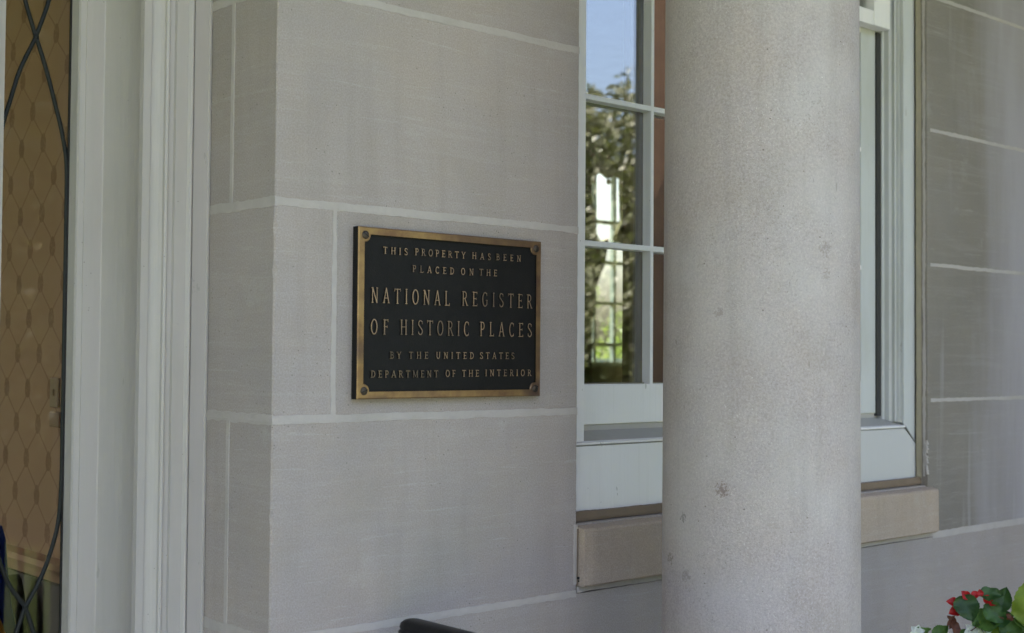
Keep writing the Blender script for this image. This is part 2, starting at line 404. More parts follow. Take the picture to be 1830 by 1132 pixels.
def lathe(cx, cy, prof, ns=48):
    V, F = [], []
    for rr, z in prof:
        for k in range(ns):
            q = 2 * math.pi * k / ns; V.append((cx + rr * math.cos(q), cy + rr * math.sin(q), z))
    for i in range(len(prof) - 1):
        for k in range(ns):
            l = (k + 1) % ns; F.append((i * ns + k, i * ns + l, i * ns + ns + l, i * ns + ns + k))
    F += [tuple(range(ns - 1, -1, -1)), tuple(range((len(prof) - 1) * ns, len(prof) * ns))]
    return V, F

# ------------------------------------------------------------------ stone blocks
CH = .305
def block(x0, x1, y0, y1, z0, z1, parent, mat=None, rough=0.0, name='stone_block'):
    """ashlar block: worn, slightly uneven arrises"""
    n = max(2, int((z1 - z0) / .012)); V, F = [], []; sd = random.random() * 50
    for i in range(n + 1):
        z = z0 + (z1 - z0) * i / n; c = []
        for k in range(4):
            q = abs(noise.noise(Vector((z * 55, k * 9.3 + sd, 0)))); q2 = max(0, noise.noise(Vector((z * 130, k * 5.1, sd))) - .25)
            c.append(.0010 + .0016 * q + (rough if k == 0 else 0) * (.0085 * q2 + .0010))
        a, b, e, g = c
        V += [(x0 + a, y0, z), (x1 - b, y0, z), (x1, y0 + b, z), (x1, y1 - e, z), (x1 - e, y1, z), (x0 + g, y1, z), (x0, y1 - g, z), (x0, y0 + a, z)]
    for i in range(n):
        for k in range(8):
            l = (k + 1) % 8; F.append((i * 8 + k, i * 8 + l, i * 8 + 8 + l, i * 8 + 8 + k))
    F += [tuple(range(7, -1, -1)), tuple(range(n * 8, n * 8 + 8))]
    return mk(name, V, F, mat or STONE, parent)
def strip(o, a, nrm, c, L, w, parent, lift=.0010, jag=1.0, name='mortar_joint', mat=None):
    """raised, unevenly struck joint from o along a"""
    o, a, nrm, c = map(Vector, (o, a, nrm, c)); n = max(3, int(L / .006)); V, F = [], []; sd = random.random() * 90
    for i in range(n + 1):
        s = L * i / n
        f = lambda q, k: noise.noise(Vector((s * q, sd + k * 7, 0)))
        up = w / 2 * (1 + jag * (.22 * f(14, 1) + .20 * f(60, 2) + .12 * f(170, 5))); dn = w / 2 * (1 + jag * (.22 * f(14, 3) + .20 * f(60, 4) + .12 * f(170, 6)))
        h = lift * (1 + .5 * f(40, 7)); p = o + a * s
        for off, hh in ((-dn, -.0012), (-dn + .0006, h * .75), (-dn * .3, h), (up * .4, h * (.8 + .2 * f(90, 8))), (up - .0006, h * .8), (up, -.0012)):
            V.append(tuple(p + c * off + nrm * hh))
    for i in range(n):
        for k in range(5): F.append((i * 6 + k, i * 6 + k + 1, i * 6 + 7 + k, i * 6 + 6 + k))
    F += [tuple(range(6)), tuple(range(n * 6 + 5, n * 6 - 1, -1))]
    return mk(name, V, F, mat or MORTAR, parent)

XJ, XR = .592, 1.6933           # window opening in the stone
ZT = 7 * CH                     # top of the stonework
NB = -5                         # lowest course (partly under the floor)
# --- pier left of the window (carries the plaque)
pier = thing('stone_wall', 'pale limestone ashlar wall with raised mortar joints, carrying the bronze plaque between door and window', 'wall', (0, 0, -Z0))
for k in range(NB, 7):
    z0, z1 = k * CH, (k + 1) * CH
    if k % 2 == 0:
        block(0, .0970, 0, .30, z0, z1, pier, rough=1 if k < 1 else .2); block(.1026, XJ if k > -2 else 1.117, 0, .17, z0, z1 - (0 if k > -2 else .0005), pier)
        strip((.0998, 0, z0 + .004), (0, 0, 1), (0, -1, 0), (1, 0, 0), CH - .008, .0085, pier)
    else:
        block(0, XJ if k > -2 else .937, 0, .1185, z0, z1 - (0 if k > -2 else .0005), pier, rough=1 if k < 1 else .2); block(0, .30, .1215, .30, z0, z1, pier, rough=.1)
        strip((0, .120, z0 + .004), (0, 0, 1), (-1, 0, 0), (0, 1, 0), CH - .008, .0100, pier, jag=.6)
    if k > NB:
        strip((-.0006, 0, z0), (1, 0, 0), (0, -1, 0), (0, 0, 1), XJ, .0125, pier)
        strip((0, -.0006, z0), (0, 1, 0), (-1, 0, 0), (0, 0, 1), .186, .0150, pier, jag=1.2)
mk('mortar_smear', *join(*[tube([(.103 + random.uniform(-.001, .001), -.0004, .285 + i * -.004), (.104, -.0012, .282 + i * -.004)], [.0012, .0008], 6) for i in range(6)]), MORTAR, pier)
mk('core', *box(.10, .57, .172, .30, NB * CH, ZT), MORTAR, pier)
# --- stone under, over and right of the window
low = thing('stone_wall', 'bluish grey limestone courses under the window sill, behind the round column', 'wall', (XJ, 0, -Z0))
for k in range(NB, -1):
    z0, z1 = k * CH, (k + 1) * CH
    j = 1.12 if k % 2 == 0 else .94
    block(j + .003, 2.62, 0, .17, z0, z1 - .0005, low)
    strip((j, 0, z0 + .004), (0, 0, 1), (0, -1, 0), (1, 0, 0), CH - .012, .008, low)
    if k > NB: strip((XJ, 0, z0), (1, 0, 0), (0, -1, 0), (0, 0, 1), 2.62 - XJ, .011, low)
mk('bed_stone', *box(XJ, XR, .006, .28, -CH + .001, -.19), STONE, low)
head = thing('stone_lintel', 'limestone lintel course bridging the top of the white sash window', 'lintel', (XJ, 0, 5 * CH))
for k in (5, 6):
    block(XJ + .003, 1.14, 0, .17, k * CH, (k + 1) * CH, head); block(1.146, XR - .003, 0, .17, k * CH, (k + 1) * CH, head)
    strip((XJ, 0, k * CH + .001), (1, 0, 0), (0, -1, 0), (0, 0, 1), XR - XJ, .011, head)
rw = thing('stone_wall', 'brownish limestone ashlar wall, stain and shade in its colour, to the right of the window, behind the flowers', 'wall', (XR, 0, -Z0))
for k in range(NB, 7):
    z0, z1 = k * CH, (k + 1) * CH
    xa = XR if k >= -1 else 2.626
    j = 3.1 if k % 2 == 0 else 2.75
    block(xa, j - .003, 0, .30, z0, z1, rw, rough=.1, mat=STAIN_SHADE if k >= -1 else STONE); block(j + .003, 4.2, 0, .30, z0, z1, rw)
    strip((j, 0, z0 + .004), (0, 0, 1), (0, -1, 0), (1, 0, 0), CH - .008, .008, rw)
    if k > NB:
        strip((xa + (.012 if k >= 0 else .02), 0, z0), (1, 0, 0), (0, -1, 0), (0, 0, 1), 4.2 - xa, .0092, rw, jag=1.3, lift=.0007)
# ragged joint of white mortar down the reveal
strip((XR, .009, -.17), (0, 0, 1), (-1, 0, 0), (0, 1, 0), 2.0, .0075, rw, jag=2.2, lift=.0008)
mk('mortar_smear', *join(*[tube([(XR - .0002, .004 + random.uniform(-.004, .004), -.165 + i * .006), (XR - .0016, .006 + random.uniform(-.004, .004), -.155 + i * .006)], [.0040, .0016], 6) for i in range(12)]), MORTAR, rw)

# --- pier on the far side of the door recess (left, outside the picture) and house body
lp = thing('stone_wall', 'limestone ashlar pier on the left side of the door recess', 'wall', (-2.3, 0, -Z0))
for k in range(NB, 7):
    z0, z1 = k * CH, (k + 1) * CH
    j = -2.85 if k % 2 else -3.1
    block(-2.3 - .55, -2.3, 0, .30, z0, z1, lp) if k % 2 else block(-2.40, -2.3, 0, .30, z0, z1, lp)
    block(-4.2, (-2.853 if k % 2 else -2.405), 0, .30, z0, z1, lp)
    if k > NB: strip((-4.2, 0, z0), (1, 0, 0), (0, -1, 0), (0, 0, 1), 1.9, .0115, lp, jag=.7)

# ------------------------------------------------------------------ stone sill
ss = thing('stone_window_sill', 'tan limestone window sill slab projecting under the white window', 'window sill', (.594, 0, -.292))
sx0, sx1 = .594, 1.7095
V, F = [], []
prof = [(-.0195, -.2895), (-.0195, -.2005), (-.0165, -.1965), (.000, -.1935), (.06, -.186), (.06, -.291), (-.0165, -.2925)]
nx = 60
for i in range(nx + 1):
    x = sx0 + (sx1 - sx0) * i / nx
    e = .0022 if i in (0, nx) else 0
    for q, (y, z) in enumerate(prof):
        w = noise.noise(Vector((x * 22, q * 3.1, 2))) * .0008
        V.append((x + (0), y + e + (w if q < 3 else 0), z + w))
k = len(prof)
for i in range(nx):
    for q in range(k): F.append((i * k + q, i * k + (q + 1) % k, (i + 1) * k + (q + 1) % k, (i + 1) * k + q))
F += [tuple(range(k)), tuple(range(nx * k + k - 1, nx * k - 1, -1))]
mk('slab', V, F, SILLSTONE, ss)
strip((.5895, 0, -.290), (0, 0, 1), (0, -1, 0), (1, 0, 0), .100, .0085, ss, lift=.0010, jag=1.5)
strip((.5925, -.0005, -.291), (0, 0, 1), (-.25, -.97, 0), (0, -1, 0), .094, .006, ss, lift=.0016, jag=1.6, name='caulk_bead', mat=CAULK)
strip((sx0, 0, -.2990), (1, 0, 0), (0, -1, 0), (0, 0, 1), 2.62 - sx0, .0110, ss, lift=.0007, jag=.9)
strip((sx0 + .004, -.011, -.2925), (1, 0, 0), (0, -.1, -1), (0, -1, 0), sx1 - sx0 - .01, .006, ss, lift=.001, jag=1.5, name='dirt_line', mat=CAULK)
mk('weep_hole', *tube([(.5925, -.003, -.279), (.5925, -.006, -.279)], .0022, 8), DARKGAP, ss)
mk('weep_hole', *tube([(.5935, -.003, -.284), (.5935, -.0055, -.284)], .0014, 8), DARKGAP, ss)

# ------------------------------------------------------------------ the window
ZW = 4.35 * CH                    # head of the window
win = thing('sash_window', 'white painted double hung window with small panes, partly behind the round column', 'window', (1.14, .06, -.17))
CY = .030                         # face of the casing
# left and right casing with stepped stops, plan profiles
def casing(s, xo):                # s=+1 left side, -1 right side ; xo = stone edge
    P = [(0, CY), (.0140, CY), (.0150, CY - .0015), (.0300, CY - .0015), (.0320, CY + .001), (.0455, CY), (.0455, CY + .013), (.0500, CY + .013), (.0515, CY + .016), (.0530, CY + .016), (.0530, CY + .030), (.0575, CY + .031), (.0575, CY + .045), (.0600, CY + .045), (.0600, .150), (0, .150)]
    return [(xo + s * (x), y) for x, y in P]
def casing_r(xo):
    P = [(.0, CY), (.0455, CY), (.0455, CY + .006), (.0435, CY + .008), (.0455, CY + .012), (.0455, CY + .019), (.0490, CY + .0205), (.0490, CY + .0215), (.0455, CY + .023), (.0455, CY + .030), (.0475, CY + .032), (.0510, CY + .034), (.0510, CY + .046), (.0560, CY + .048), (.0560, CY + .052), (.0560, .150), (0, .150)]
    return [(xo - x, y) for x, y in P]
mk('casing', *prism_z(casing(1, XJ + .0005), -.0545, ZW + .04), PAINT, win)
# the right casing ends on a slanting cut above the sill horn
V, F = prism_z(casing_r(XR - .004), -.048, ZW + .04)
n = len(V) // 2
for i in range(n):
    x, y, z = V[i]
    if x > 1.6435 and y < CY + .004: V[i] = (x, y, -.056 - (x - 1.6435) * .8)
V[0] = (V[0][0], V[0][1], -.0965); V[1] = (V[1][0], V[1][1], -.0565)
mk('casing', V, F, PAINT_SHADE, win)
mk('head_casing', *box(XJ + .046, XR - .05, CY - .001, .15, ZW, ZW + .0405, .001), PAINT, win)
# sloping sill and its deep white front board with a clipped horn
mk('sill_top', *prism_x([(CY + .006, -.0560), (.112, -.0335), (.112, -.060), (CY + .006, -.075)], XJ + .0465, XR - .0505), GREYP, win)
mk('sill_nosing', *prism_x([(CY - .003, -.0600), (CY - .003, -.0565), (CY + .0065, -.0545), (CY + .0065, -.0600)], XJ + .012, XR - .048), PAINT, win)
mk('sill_drip', *prism_x([(CY + .002, -.0628), (CY + .002, -.0598), (CY + .0065, -.0598), (CY + .0065, -.0628)], XJ + .0122, XR - .0478), GREYP, win)
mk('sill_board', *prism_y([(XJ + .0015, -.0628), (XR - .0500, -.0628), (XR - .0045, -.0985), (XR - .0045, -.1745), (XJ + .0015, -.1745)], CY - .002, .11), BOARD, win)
mk('corner_gap', *join(*[tube([(XJ + .0020 + .003 * i, CY - .001, -.0575 - .0006 * i), (XJ + .003 + .003 * i, CY - .004, -.058)], [.0032 - .0006 * i, .0022], 7) for i in range(3)]), DARKGAP, win)
mk('miter_gap', *prism_y([(XR - .0500, -.0560), (XR - .0490, -.0555), (XR - .0040, -.0955), (XR - .0040, -.0985)], CY - .0035, CY + .004), mat_simple('grimy_miter_joint', (.26, .25, .22)), win)
# caulk lines
strip((XJ, .020, -.1805), (1, 0, 0), (0, -1, 0), (0, 0, 1), XR - XJ, .017, win, lift=.0035, jag=.55, name='caulk_bead', mat=CAULK)
mk('caulk_backing', *box(XJ + .001, XR - .001, .0215, .05, -.19, -.173), CAULK, win)
strip((XR - .003, .0205, -.175), (0, 0, 1), (-.7, -.7, 0), (.7, -.7, 0), 1.8, .013, win, lift=.002, jag=.5, name='caulk_bead', mat=TANCAULK)
# lower sash
SY = .085; GY = .105
GX0, GX1 = .690, 1.560; GZ0, ZM = .0420, .826
mx0 = .8705; PW = .174
sash = mk('lower_sash', *join(box(.640, GX0, SY, SY + .034, -.030, ZM + .03, .0012),
          box(GX0, GX1, SY, SY + .034, -.030, GZ0, .0012)), PAINT, win)
mk('stile', *box(GX1, 1.6170, SY, SY + .034, -.030, ZM + .03, .0012), PAINT_SHADE, sash)
mk('sash_foot', *box(.6502, 1.6255, SY + .004, SY + .03, -.0415, -.0297), TRIM, sash)
mk('sash_bottom_gap', *box(.6502, 1.6255, SY + .002, SY + .03, -.0475, -.0412), GREYP, sash)
mk('top_rail', *box(GX0, GX1, SY + .001, SY + .033, ZM - .004, ZM + .028, .001), PAINT, sash)
muX = [mx0 + i * PW for i in range(4)]
muZ = [.2950, .5590]
def muntin_v(x, z0, z1, y, par):
    mk('muntin', *prism_z([(x - .0044, y + .001), (x - .0036, y), (x + .0036, y), (x + .0044, y + .001), (x + .0050, y + .0195), (x - .0050, y + .0195)], z0, z1), PAINT, par)
def muntin_h(z, x0, x1, y, par):
    mk('muntin', *prism_x([(y + .0012, z - .0050), (y + .0003, z - .0042), (y + .0003, z + .0042), (y + .0012, z + .0050), (y + .0192, z + .0056), (y + .0192, z - .0056)], x0, x1), PAINT, par)
for x in muX: muntin_v(x, GZ0 - .001, ZM - .003, SY, sash)
for z in muZ: muntin_h(z, GX0 - .001, GX1 + .001, SY, sash)
xs = [GX0] + muX + [GX1]; zs = [GZ0] + muZ + [ZM - .004]
for i in range(5):
    for j in range(3):
        mk('pane', *box(xs[i] + (.0052 if i else -.002), xs[i + 1] - (.0052 if i < 4 else -.002), GY, GY + .003, zs[j] + (.0058 if j else -.002), zs[j + 1] - (.0058 if j < 2 else -.002)), GLASS, sash)
mk('putty_bead', *join(box(GX0, GX1, GY - .006, GY + .0005, GZ0 - .001, GZ0 + .0022)), TANCAULK, sash)
# upper sash, in front
UY = .052; UX0, UX1 = .690, 1.563
us = mk('upper_sash', *join(box(.6455, UX0, UY, UY + .030, ZM + .007, ZW, .0012), box(UX1, 1.6255, UY, UY + .030, ZM + .007, ZW, .0012),
        box(UX0, UX1, UY + .0015, UY + .030, ZM + .007, ZM + .040, .0012), box(UX0, UX1, UY + .001, UY + .03, ZW - .045, ZW, .001)), PAINT, win)
for x in muX: muntin_v(x, ZM + .0395, ZW - .044, UY + .002, us)
zz = ZM + .04 + .2525
muntin_h(zz, UX0 - .001, UX1 + .001, UY + .002, us)
uz = [ZM + .04, zz, ZW - .045]
ux = [UX0] + muX + [UX1]
for i in range(5):
    for j in range(2):
        mk('pane', *box(ux[i] + (.0052 if i else -.002), ux[i + 1] - (.0052 if i < 4 else -.002), UY + .020, UY + .023, uz[j] + (.0058 if j else -.002), uz[j + 1] - (.0058 if j < 1 else -.002)), GLASS, us)
mk('dark_gap_strip', *box(1.6175, 1.6330, SY - .004, SY + .03, -.036, ZM + .005), mat_simple('grey_gap_shade', (.05, .048, .045), .8), win)  # dark strip standing in for the shaded gap between sash and jamb
mk('dark_gap_strip', *box(.6505, 1.6255, SY + .001, SY + .02, ZM + .0285, ZM + .038), DARKGAP, win)

# ------------------------------------------------------------------ plaque
pl = thing('plaque', 'black plaque with bronze border and raised bronze lettering reading NATIONAL REGISTER OF HISTORIC PLACES', 'plaque', (.308, 0, .0275))
PX0, PX1, PZ0, PZ1 = .1312, .4932, .0272, .2780
YB = -.0012; YF = -.0152; YP = -.0104
mk('backing_plate', *box(PX0 + .0004, PX1 - .0004, YP - .0002, YB, PZ0 + .0004, PZ1 - .0004), PANELM, pl)
# raised border with bulged corner bosses round the screws
fw = .0108; br = .0175; cc = .0120
scr = [(PX0 + cc, PZ0 + cc), (PX1 - cc, PZ0 + cc), (PX1 - cc, PZ1 - cc), (PX0 + cc, PZ1 - cc)]
def inner(o):
    x0, x1, z0, z1 = PX0 + fw + o, PX1 - fw - o, PZ0 + fw + o, PZ1 - fw - o; rr = .0090 - o; out = []
    K = 10
    for (cx, cz), a0 in zip(scr, (0, 90, 180, 270)):
        # arc from one border edge to the next, round the boss
        a_s = math.degrees(math.asin(max(-1, min(1, (fw + o - cc) / rr))))
        for i in range(K + 1):
            a = R(a0 + (90 - a_s) - (90 - 2 * a_s) * i / K)
            out.append((cx + rr * math.cos(a), cz + rr * math.sin(a)))
    return out
outer_n = 11
inn = inner(0); inn2 = inner(-.0014)
def outer(o):
    out = []; cs = [(PX0 - o, PZ0 - o), (PX1 + o, PZ0 - o), (PX1 + o, PZ1 + o), (PX0 - o, PZ1 + o)]
    for i in range(4): out += [cs[i]] * 11
    return out
rings = [(outer(0), YB), (outer(0), YF + .0016), (outer(-.0016), YF), (inn, YF + .0003), (inn2, YF + .0020), (inn2, YP - .0001)]
V = []; F = []; M = []
for pts, y in rings: V += [(x, y, z) for x, z in pts]
n = 44
for k in range(len(rings) - 1):
    for i in range(n):
        j = (i + 1) % n
        F.append((k * n + i, k * n + j, (k + 1) * n + j, (k + 1) * n + i)); M.append(1 if k in (0, 4) else 0)
bmv = {}
V2 = []; idx = []
for v in V:
    q = tuple(round(c, 6) for c in v)
    if q not in bmv: bmv[q] = len(V2); V2.append(v)
    idx.append(bmv[q])
F2, M2 = [], []
for f, m_ in zip(F, M):
    g = []
    for i in f:
        if idx[i] not in g: g.append(idx[i])
    if len(g) > 2: F2.append(tuple(g)); M2.append(m_)
mk('border', V2, F2, [BRONZE, PANELM], pl, mi=M2)
for qi, (cx, cz) in enumerate(scr):
    prof = [(.0061, YF + .0005), (.0061, YF - .0006), (.0050, YF - .0016), (.0030, YF - .0022), (0.0006, YF - .0024)]
    V, F = [], []; ns = 20
    for rr, y in prof:
        for k in range(ns): a = 2 * math.pi * k / ns; V.append((cx + rr * math.cos(a), y, cz + rr * math.sin(a)))
    for i in range(len(prof) - 1):
        for k in range(ns): F.append((i * ns + k, i * ns + (k + 1) % ns, (i + 1) * ns + (k + 1) % ns, (i + 1) * ns + k))
    F.append(tuple(range(4 * ns, 5 * ns)))
    s_ = mk('screw', V, F, SCREWM, pl, smooth=True)
    a = R((20, 50, 75, -35)[qi]); dx, dz = math.cos(a), math.sin(a); q = [(-.0052, -.0007), (.0052, -.0007), (.0052, .0007), (-.0052, .0007)]
    mk('screw_slot', *prism_y([(cx + p * dx - w * dz, cz + p * dz + w * dx) for p, w in q], YF - .00252, YF - .0010), DARKGAP, s_)

def arc(cx, cz, rx, rz, a0, a1, n=10): return [(cx + rx * math.cos(R(a0 + (a1 - a0) * i / n)), cz + rz * math.sin(R(a0 + (a1 - a0) * i / n))) for i in range(n + 1)]
# glyphs: width, [(weight, polyline)...], serif feet (x, z)
G = {
 'T': (.80, [(1, [(.40, 0), (.40, 1)]), (.7, [(0, .95), (.80, .95)]), (.5, [(.03, 1), (.03, .80)]), (.5, [(.77, 1), (.77, .80)])], [(.40, 0)]),
 'H': (.86, [(1, [(.14, 0), (.14, 1)]), (1, [(.72, 0), (.72, 1)]), (.6, [(.14, .52), (.72, .52)])], [(.14, 0), (.14, 1), (.72, 0), (.72, 1)]),
 'I': (.30, [(1, [(.15, 0), (.15, 1)])], [(.15, 0), (.15, 1)]),
 'S': (.62, [(.9, arc(.31, .745, .24, .215, 35, 200, 9) + [(.20, .60), (.42, .44)] + arc(.31, .255, .26, .215, 20, -160, 9)), (.5, [(.54, .93), (.54, .74)]), (.5, [(.06, .07), (.06, .26)])], []),
 'P': (.68, [(1, [(.16, 0), (.16, 1)]), (.8, [(.16, .955), (.36, .955)] + arc(.36, .71, .23, .245, 90, -90, 9) + [(.16, .465)])], [(.16, 0), (.10, 1)]),
 'R': (.80, [(1, [(.16, 0), (.16, 1)]), (.8, [(.16, .955), (.36, .955)] + arc(.36, .73, .23, .225, 90, -90, 9) + [(.16, .505)]), (.9, [(.38, .505), (.70, .03)])], [(.16, 0), (.10, 1), (.72, 0)]),
 'O': (.86, [(1, arc(.43, .5, .35, .47, 0, 360, 24))], []),
 'E': (.68, [(1, [(.16, 0), (.16, 1)]), (.65, [(.16, .955), (.62, .955)]), (.65, [(.16, .52), (.50, .52)]), (.65, [(.16, .045), (.64, .045)]), (.5, [(.61, 1), (.61, .84)]), (.5, [(.63, 0), (.63, .18)]), (.5, [(.50, .60), (.50, .44)])], [(.10, 0), (.10, 1)]),
 'F': (.64, [(1, [(.16, 0), (.16, 1)]), (.65, [(.16, .955), (.60, .955)]), (.65, [(.16, .52), (.48, .52)]), (.5, [(.59, 1), (.59, .82)]), (.5, [(.48, .60), (.48, .44)])], [(.16, 0), (.10, 1)]),
 'Y': (.80, [(1, [(.40, 0), (.40, .46)]), (.9, [(.10, .98), (.40, .44)]), (.7, [(.70, .98), (.40, .44)])], [(.40, 0), (.10, 1), (.70, 1)]),
 'A': (.84, [(.7, [(.10, .02), (.42, 1)]), (1, [(.42, 1), (.74, .02)]), (.6, [(.22, .34), (.62, .34)])], [(.10, 0), (.74, 0)]),
 'B': (.72, [(1, [(.16, 0), (.16, 1)]), (.75, [(.16, .955), (.36, .955)] + arc(.36, .745, .20, .21, 90, -90, 8) + [(.16, .535)]), (.8, [(.36, .53)] + arc(.38, .29, .25, .245, 90, -90, 8) + [(.16, .045)])], [(.10, 0), (.10, 1)]),
 'N': (.86, [(.75, [(.15, 0), (.15, 1)]), (1, [(.15, .98), (.72, .02)]), (.75, [(.72, 0), (.72, 1)])], [(.15, 0), (.10, 1), (.72, 1)]),
 'L': (.66, [(1, [(.16, 0), (.16, 1)]), (.65, [(.16, .045), (.62, .045)]), (.5, [(.61, 0), (.61, .20)])], [(.10, 0), (.16, 1)]),
 'C': (.76, [(1, arc(.43, .5, .34, .47, 50, 310, 18)), (.5, [(.67, .95), (.67, .74)]), (.5, [(.67, .05), (.67, .24)])], []),
 'D': (.82, [(1, [(.16, 0), (.16, 1)]), (.9, [(.16, .955), (.34, .955)] + arc(.34, .5, .38, .455, 90, -90, 14) + [(.16, .045)])], [(.10, 0), (.10, 1)]),
 'G': (.84, [(1, arc(.43, .5, .34, .47, 50, 330, 18)), (.9, [(.70, .44), (.70, .12)]), (.5, [(.67, .95), (.67, .74)])], [(.66, .45)]),
 'M': (1.0, [(.7, [(.13, 0), (.13, 1)]), (.9, [(.13, .98), (.50, .08)]), (.7, [(.50, .08), (.87, .98)]), (1, [(.87, 0), (.87, 1)])], [(.13, 0), (.10, 1), (.87, 0), (.90, 1)]),
 'U': (.84, [(1, [(.15, 1), (.15, .36)] + arc(.42, .32, .27, .28, 180, 360, 12) + [(.69, 1)])], [(.15, 1), (.69, 1)]),
}
def letter(ch, x, z, sx, h, t, par):
    w, strokes, feet = G[ch]; V, F, MI = [], [], []; lay = 0
    def ribbon(pts, hw):
        nonlocal lay
        pts = [(x + p[0] * sx, z + p[1] * h) for p in pts]; closed = (abs(pts[0][0] - pts[-1][0]) + abs(pts[0][1] - pts[-1][1])) < 1e-6 and len(pts) > 4
        Lf, Rt = [], []
        for i, p in enumerate(pts):
            a = pts[i - 1] if i else (pts[-2] if closed else p); b = pts[i + 1] if i < len(pts) - 1 else (pts[1] if closed else p)
            tx, tz = b[0] - a[0], b[1] - a[1]; l = math.hypot(tx, tz) or 1; nx_, nz_ = -tz / l, tx / l
            Lf.append((p[0] + nx_ * hw, p[1] + nz_ * hw, nx_, nz_)); Rt.append((p[0] - nx_ * hw, p[1] - nz_ * hw, -nx_, -nz_))
        yt = YP - .0031 - lay * .00003; lay += 1; b0 = len(V); dr = .00032
        for A, B in zip(Lf, Rt):
            V.extend([(A[0], yt, A[1]), (B[0], yt, B[1]), (A[0] + A[2] * dr, YP + .0004, A[1] + A[3] * dr), (B[0] + B[2] * dr, YP + .0004, B[1] + B[3] * dr)])
        for i in range(len(pts) - 1):
            a = b0 + 4 * i; b = a + 4
            F.extend([(a, b, b + 1, a + 1), (a, a + 2, b + 2, b), (a + 1, b + 1, b + 3, a + 3)]); MI.extend([0, 1, 1])
        e = b0 + 4 * (len(pts) - 1); F.extend([(b0, b0 + 1, b0 + 3, b0 + 2), (e, e + 2, e + 3, e + 1)]); MI.extend([1, 1])
    for wgt, pts in strokes: ribbon(pts, t * wgt / 2)
    for fx, fz in feet:
        c = fx * sx; s_ = t * 1.05 / sx; zz_ = fz + (-.0 if fz else .0)
        ribbon([(fx - s_, min(.965, max(.035, fz))), (fx + s_, min(.965, max(.035, fz)))], t * .27)
    mk('letter', V, F, [LETTER, PANELM], par, mi=MI)
H1, H2 = .0103, .0228
WORDS = [("THIS", .1727, .2175, .2457, H1), ("PROPERTY", .2316, .3292, .2469, H1), ("HAS", .3432, .3810, .2475, H1), ("BEEN", .3927, .4447, .2483, H1),
 ("PLACED", .2273, .3070, .2213, H1), ("ON", .3208, .3458, .2217, H1), ("THE", .3580, .3942, .2225, H1),
 ("NATIONAL", .1523, .2989, .1790, H2), ("REGISTER", .3235, .4700, .1800, H2),
 ("OF", .1519, .1833, .1328, H2), ("HISTORIC", .2057, .3380, .1332, H2), ("PLACES", .3602, .4696, .1336, H2),
 ("BY", .1873, .2073, .0914, H1), ("THE", .2219, .2581, .0916, H1), ("UNITED", .2736, .3480, .0917, H1), ("STATES", .3606, .4322, .0919, H1),
 ("DEPARTMENT", .1532, .2776, .0636, H1), ("OF", .2922, .3114, .0641, H1), ("THE", .3248, .3586, .0643, H1), ("INTERIOR", .3721, .4690, .0648, H1)]
for w, x0, x1, zc, h in WORDS:
    x0, x1 = [q + .0035 + (q - .1275) * .0033 for q in (x0, x1)]
    big = h > .02; rel = .62 if big else .92; sx = h * rel; tot = sum(G[c][0] for c in w) * sx
    gap = (x1 - x0 - tot) / (len(w) - 1)
    if gap < .0011: sx *= (x1 - x0 - .0011 * (len(w) - 1)) / tot; gap = .0011
    x = x0
    for c in w:
        letter(c, x, zc - h / 2, sx, h, .00175 if big else .00130, pl); x += G[c][0] * sx + gap

# ------------------------------------------------------------------ porch columns
def column(x, y, label, grp=None):
    t = thing('porch_column', label, 'column', (x, y, -Z0), 'round limestone porch columns')
    b = -Z0; mat = COLSTONE
    mk('base', *join(box(x - .20, x + .20, y - .20, y + .20, b, b + .07, .004), lathe(x, y, [(.195, b + .07), (.205, b + .085), (.205, b + .10), (.19, b + .12), (.172, b + .13), (.165, b + .15), (.18, b + .165), (.18, b + .18), (.158, b + .20)], 64)), mat, t)
    prof = [(.1565, b + .20)] + [(.1528 - .0055 * max(0, (i / 20)) ** 1.6, b + .23 + (2.62) * i / 20) for i in range(21)]
    mk('shaft', *lathe(x, y, prof, 128), mat, t, smooth=True)
    z = b + 2.85
    mk('capital', *join(lathe(x, y, [(.150, z), (.158, z + .01), (.158, z + .03), (.150, z + .04), (.150, z + .08), (.185, z + .12)], 64), box(x - .20, x + .20, y - .20, y + .20, z + .12, z + .18, .003)), mat, t)
    return t
column(.692, -.305, 'round pale limestone column standing close in front of the window')
column(2.68, -1.15, 'round limestone column at the front right corner of the porch')
column(-2.45, -1.15, 'round limestone column at the front left corner of the porch')

# ------------------------------------------------------------------ door surround with leaded sidelight
ds = thing('door_surround', 'ivory painted moulded door surround with a leaded glass sidelight at the left edge', 'door surround', (-.20, .19, -Z0))
P = [(-.0005, .186), (-.0012, .1815), (-.004, .1808), (-.0055, .183), (-.028, .1835), (-.0285, .1862), (-.0308, .1862), (-.0312, .180), (-.0335, .1775), (-.0365, .1782), (-.0395, .1815), (-.0580, .1822), (-.0592, .1870),
     (-.0665, .1885), (-.0672, .1848), (-.0695, .1835), (-.0730, .1850), (-.0738, .1895), (-.0780, .1935), (-.0850, .1975), (-.0905, .2005), (-.0910, .1965), (-.1025, .1965), (-.1030, .2050)]
cove = []
for i in range(11):
    f = i / 10; cove.append((-.1032 - .0070 * f + .0105 * math.sin(math.pi * f), .205 + .105 * f))
P2 = P + cove + [(-.112, .311), (-.1385, .3115), (-.1390, .3135), (-.1470, .314), (-.1490, .318), (-.1490, .352), (-.105, .3525), (-.100, .40), (-.0005, .40)]
FZ0, FZ1 = -Z0 + .12, 1.10
mk('jamb_moulding', *prism_z(P2, -Z0, 1.50), TRIM, ds)
strip((-.0010, .1855, -Z0), (0, 0, 1), (-.5, -.85, 0), (.85, -.5, 0), 2.9, .006, ds, lift=.0018, jag=.5, name='caulk_bead', mat=TRIM)
ML = -.257
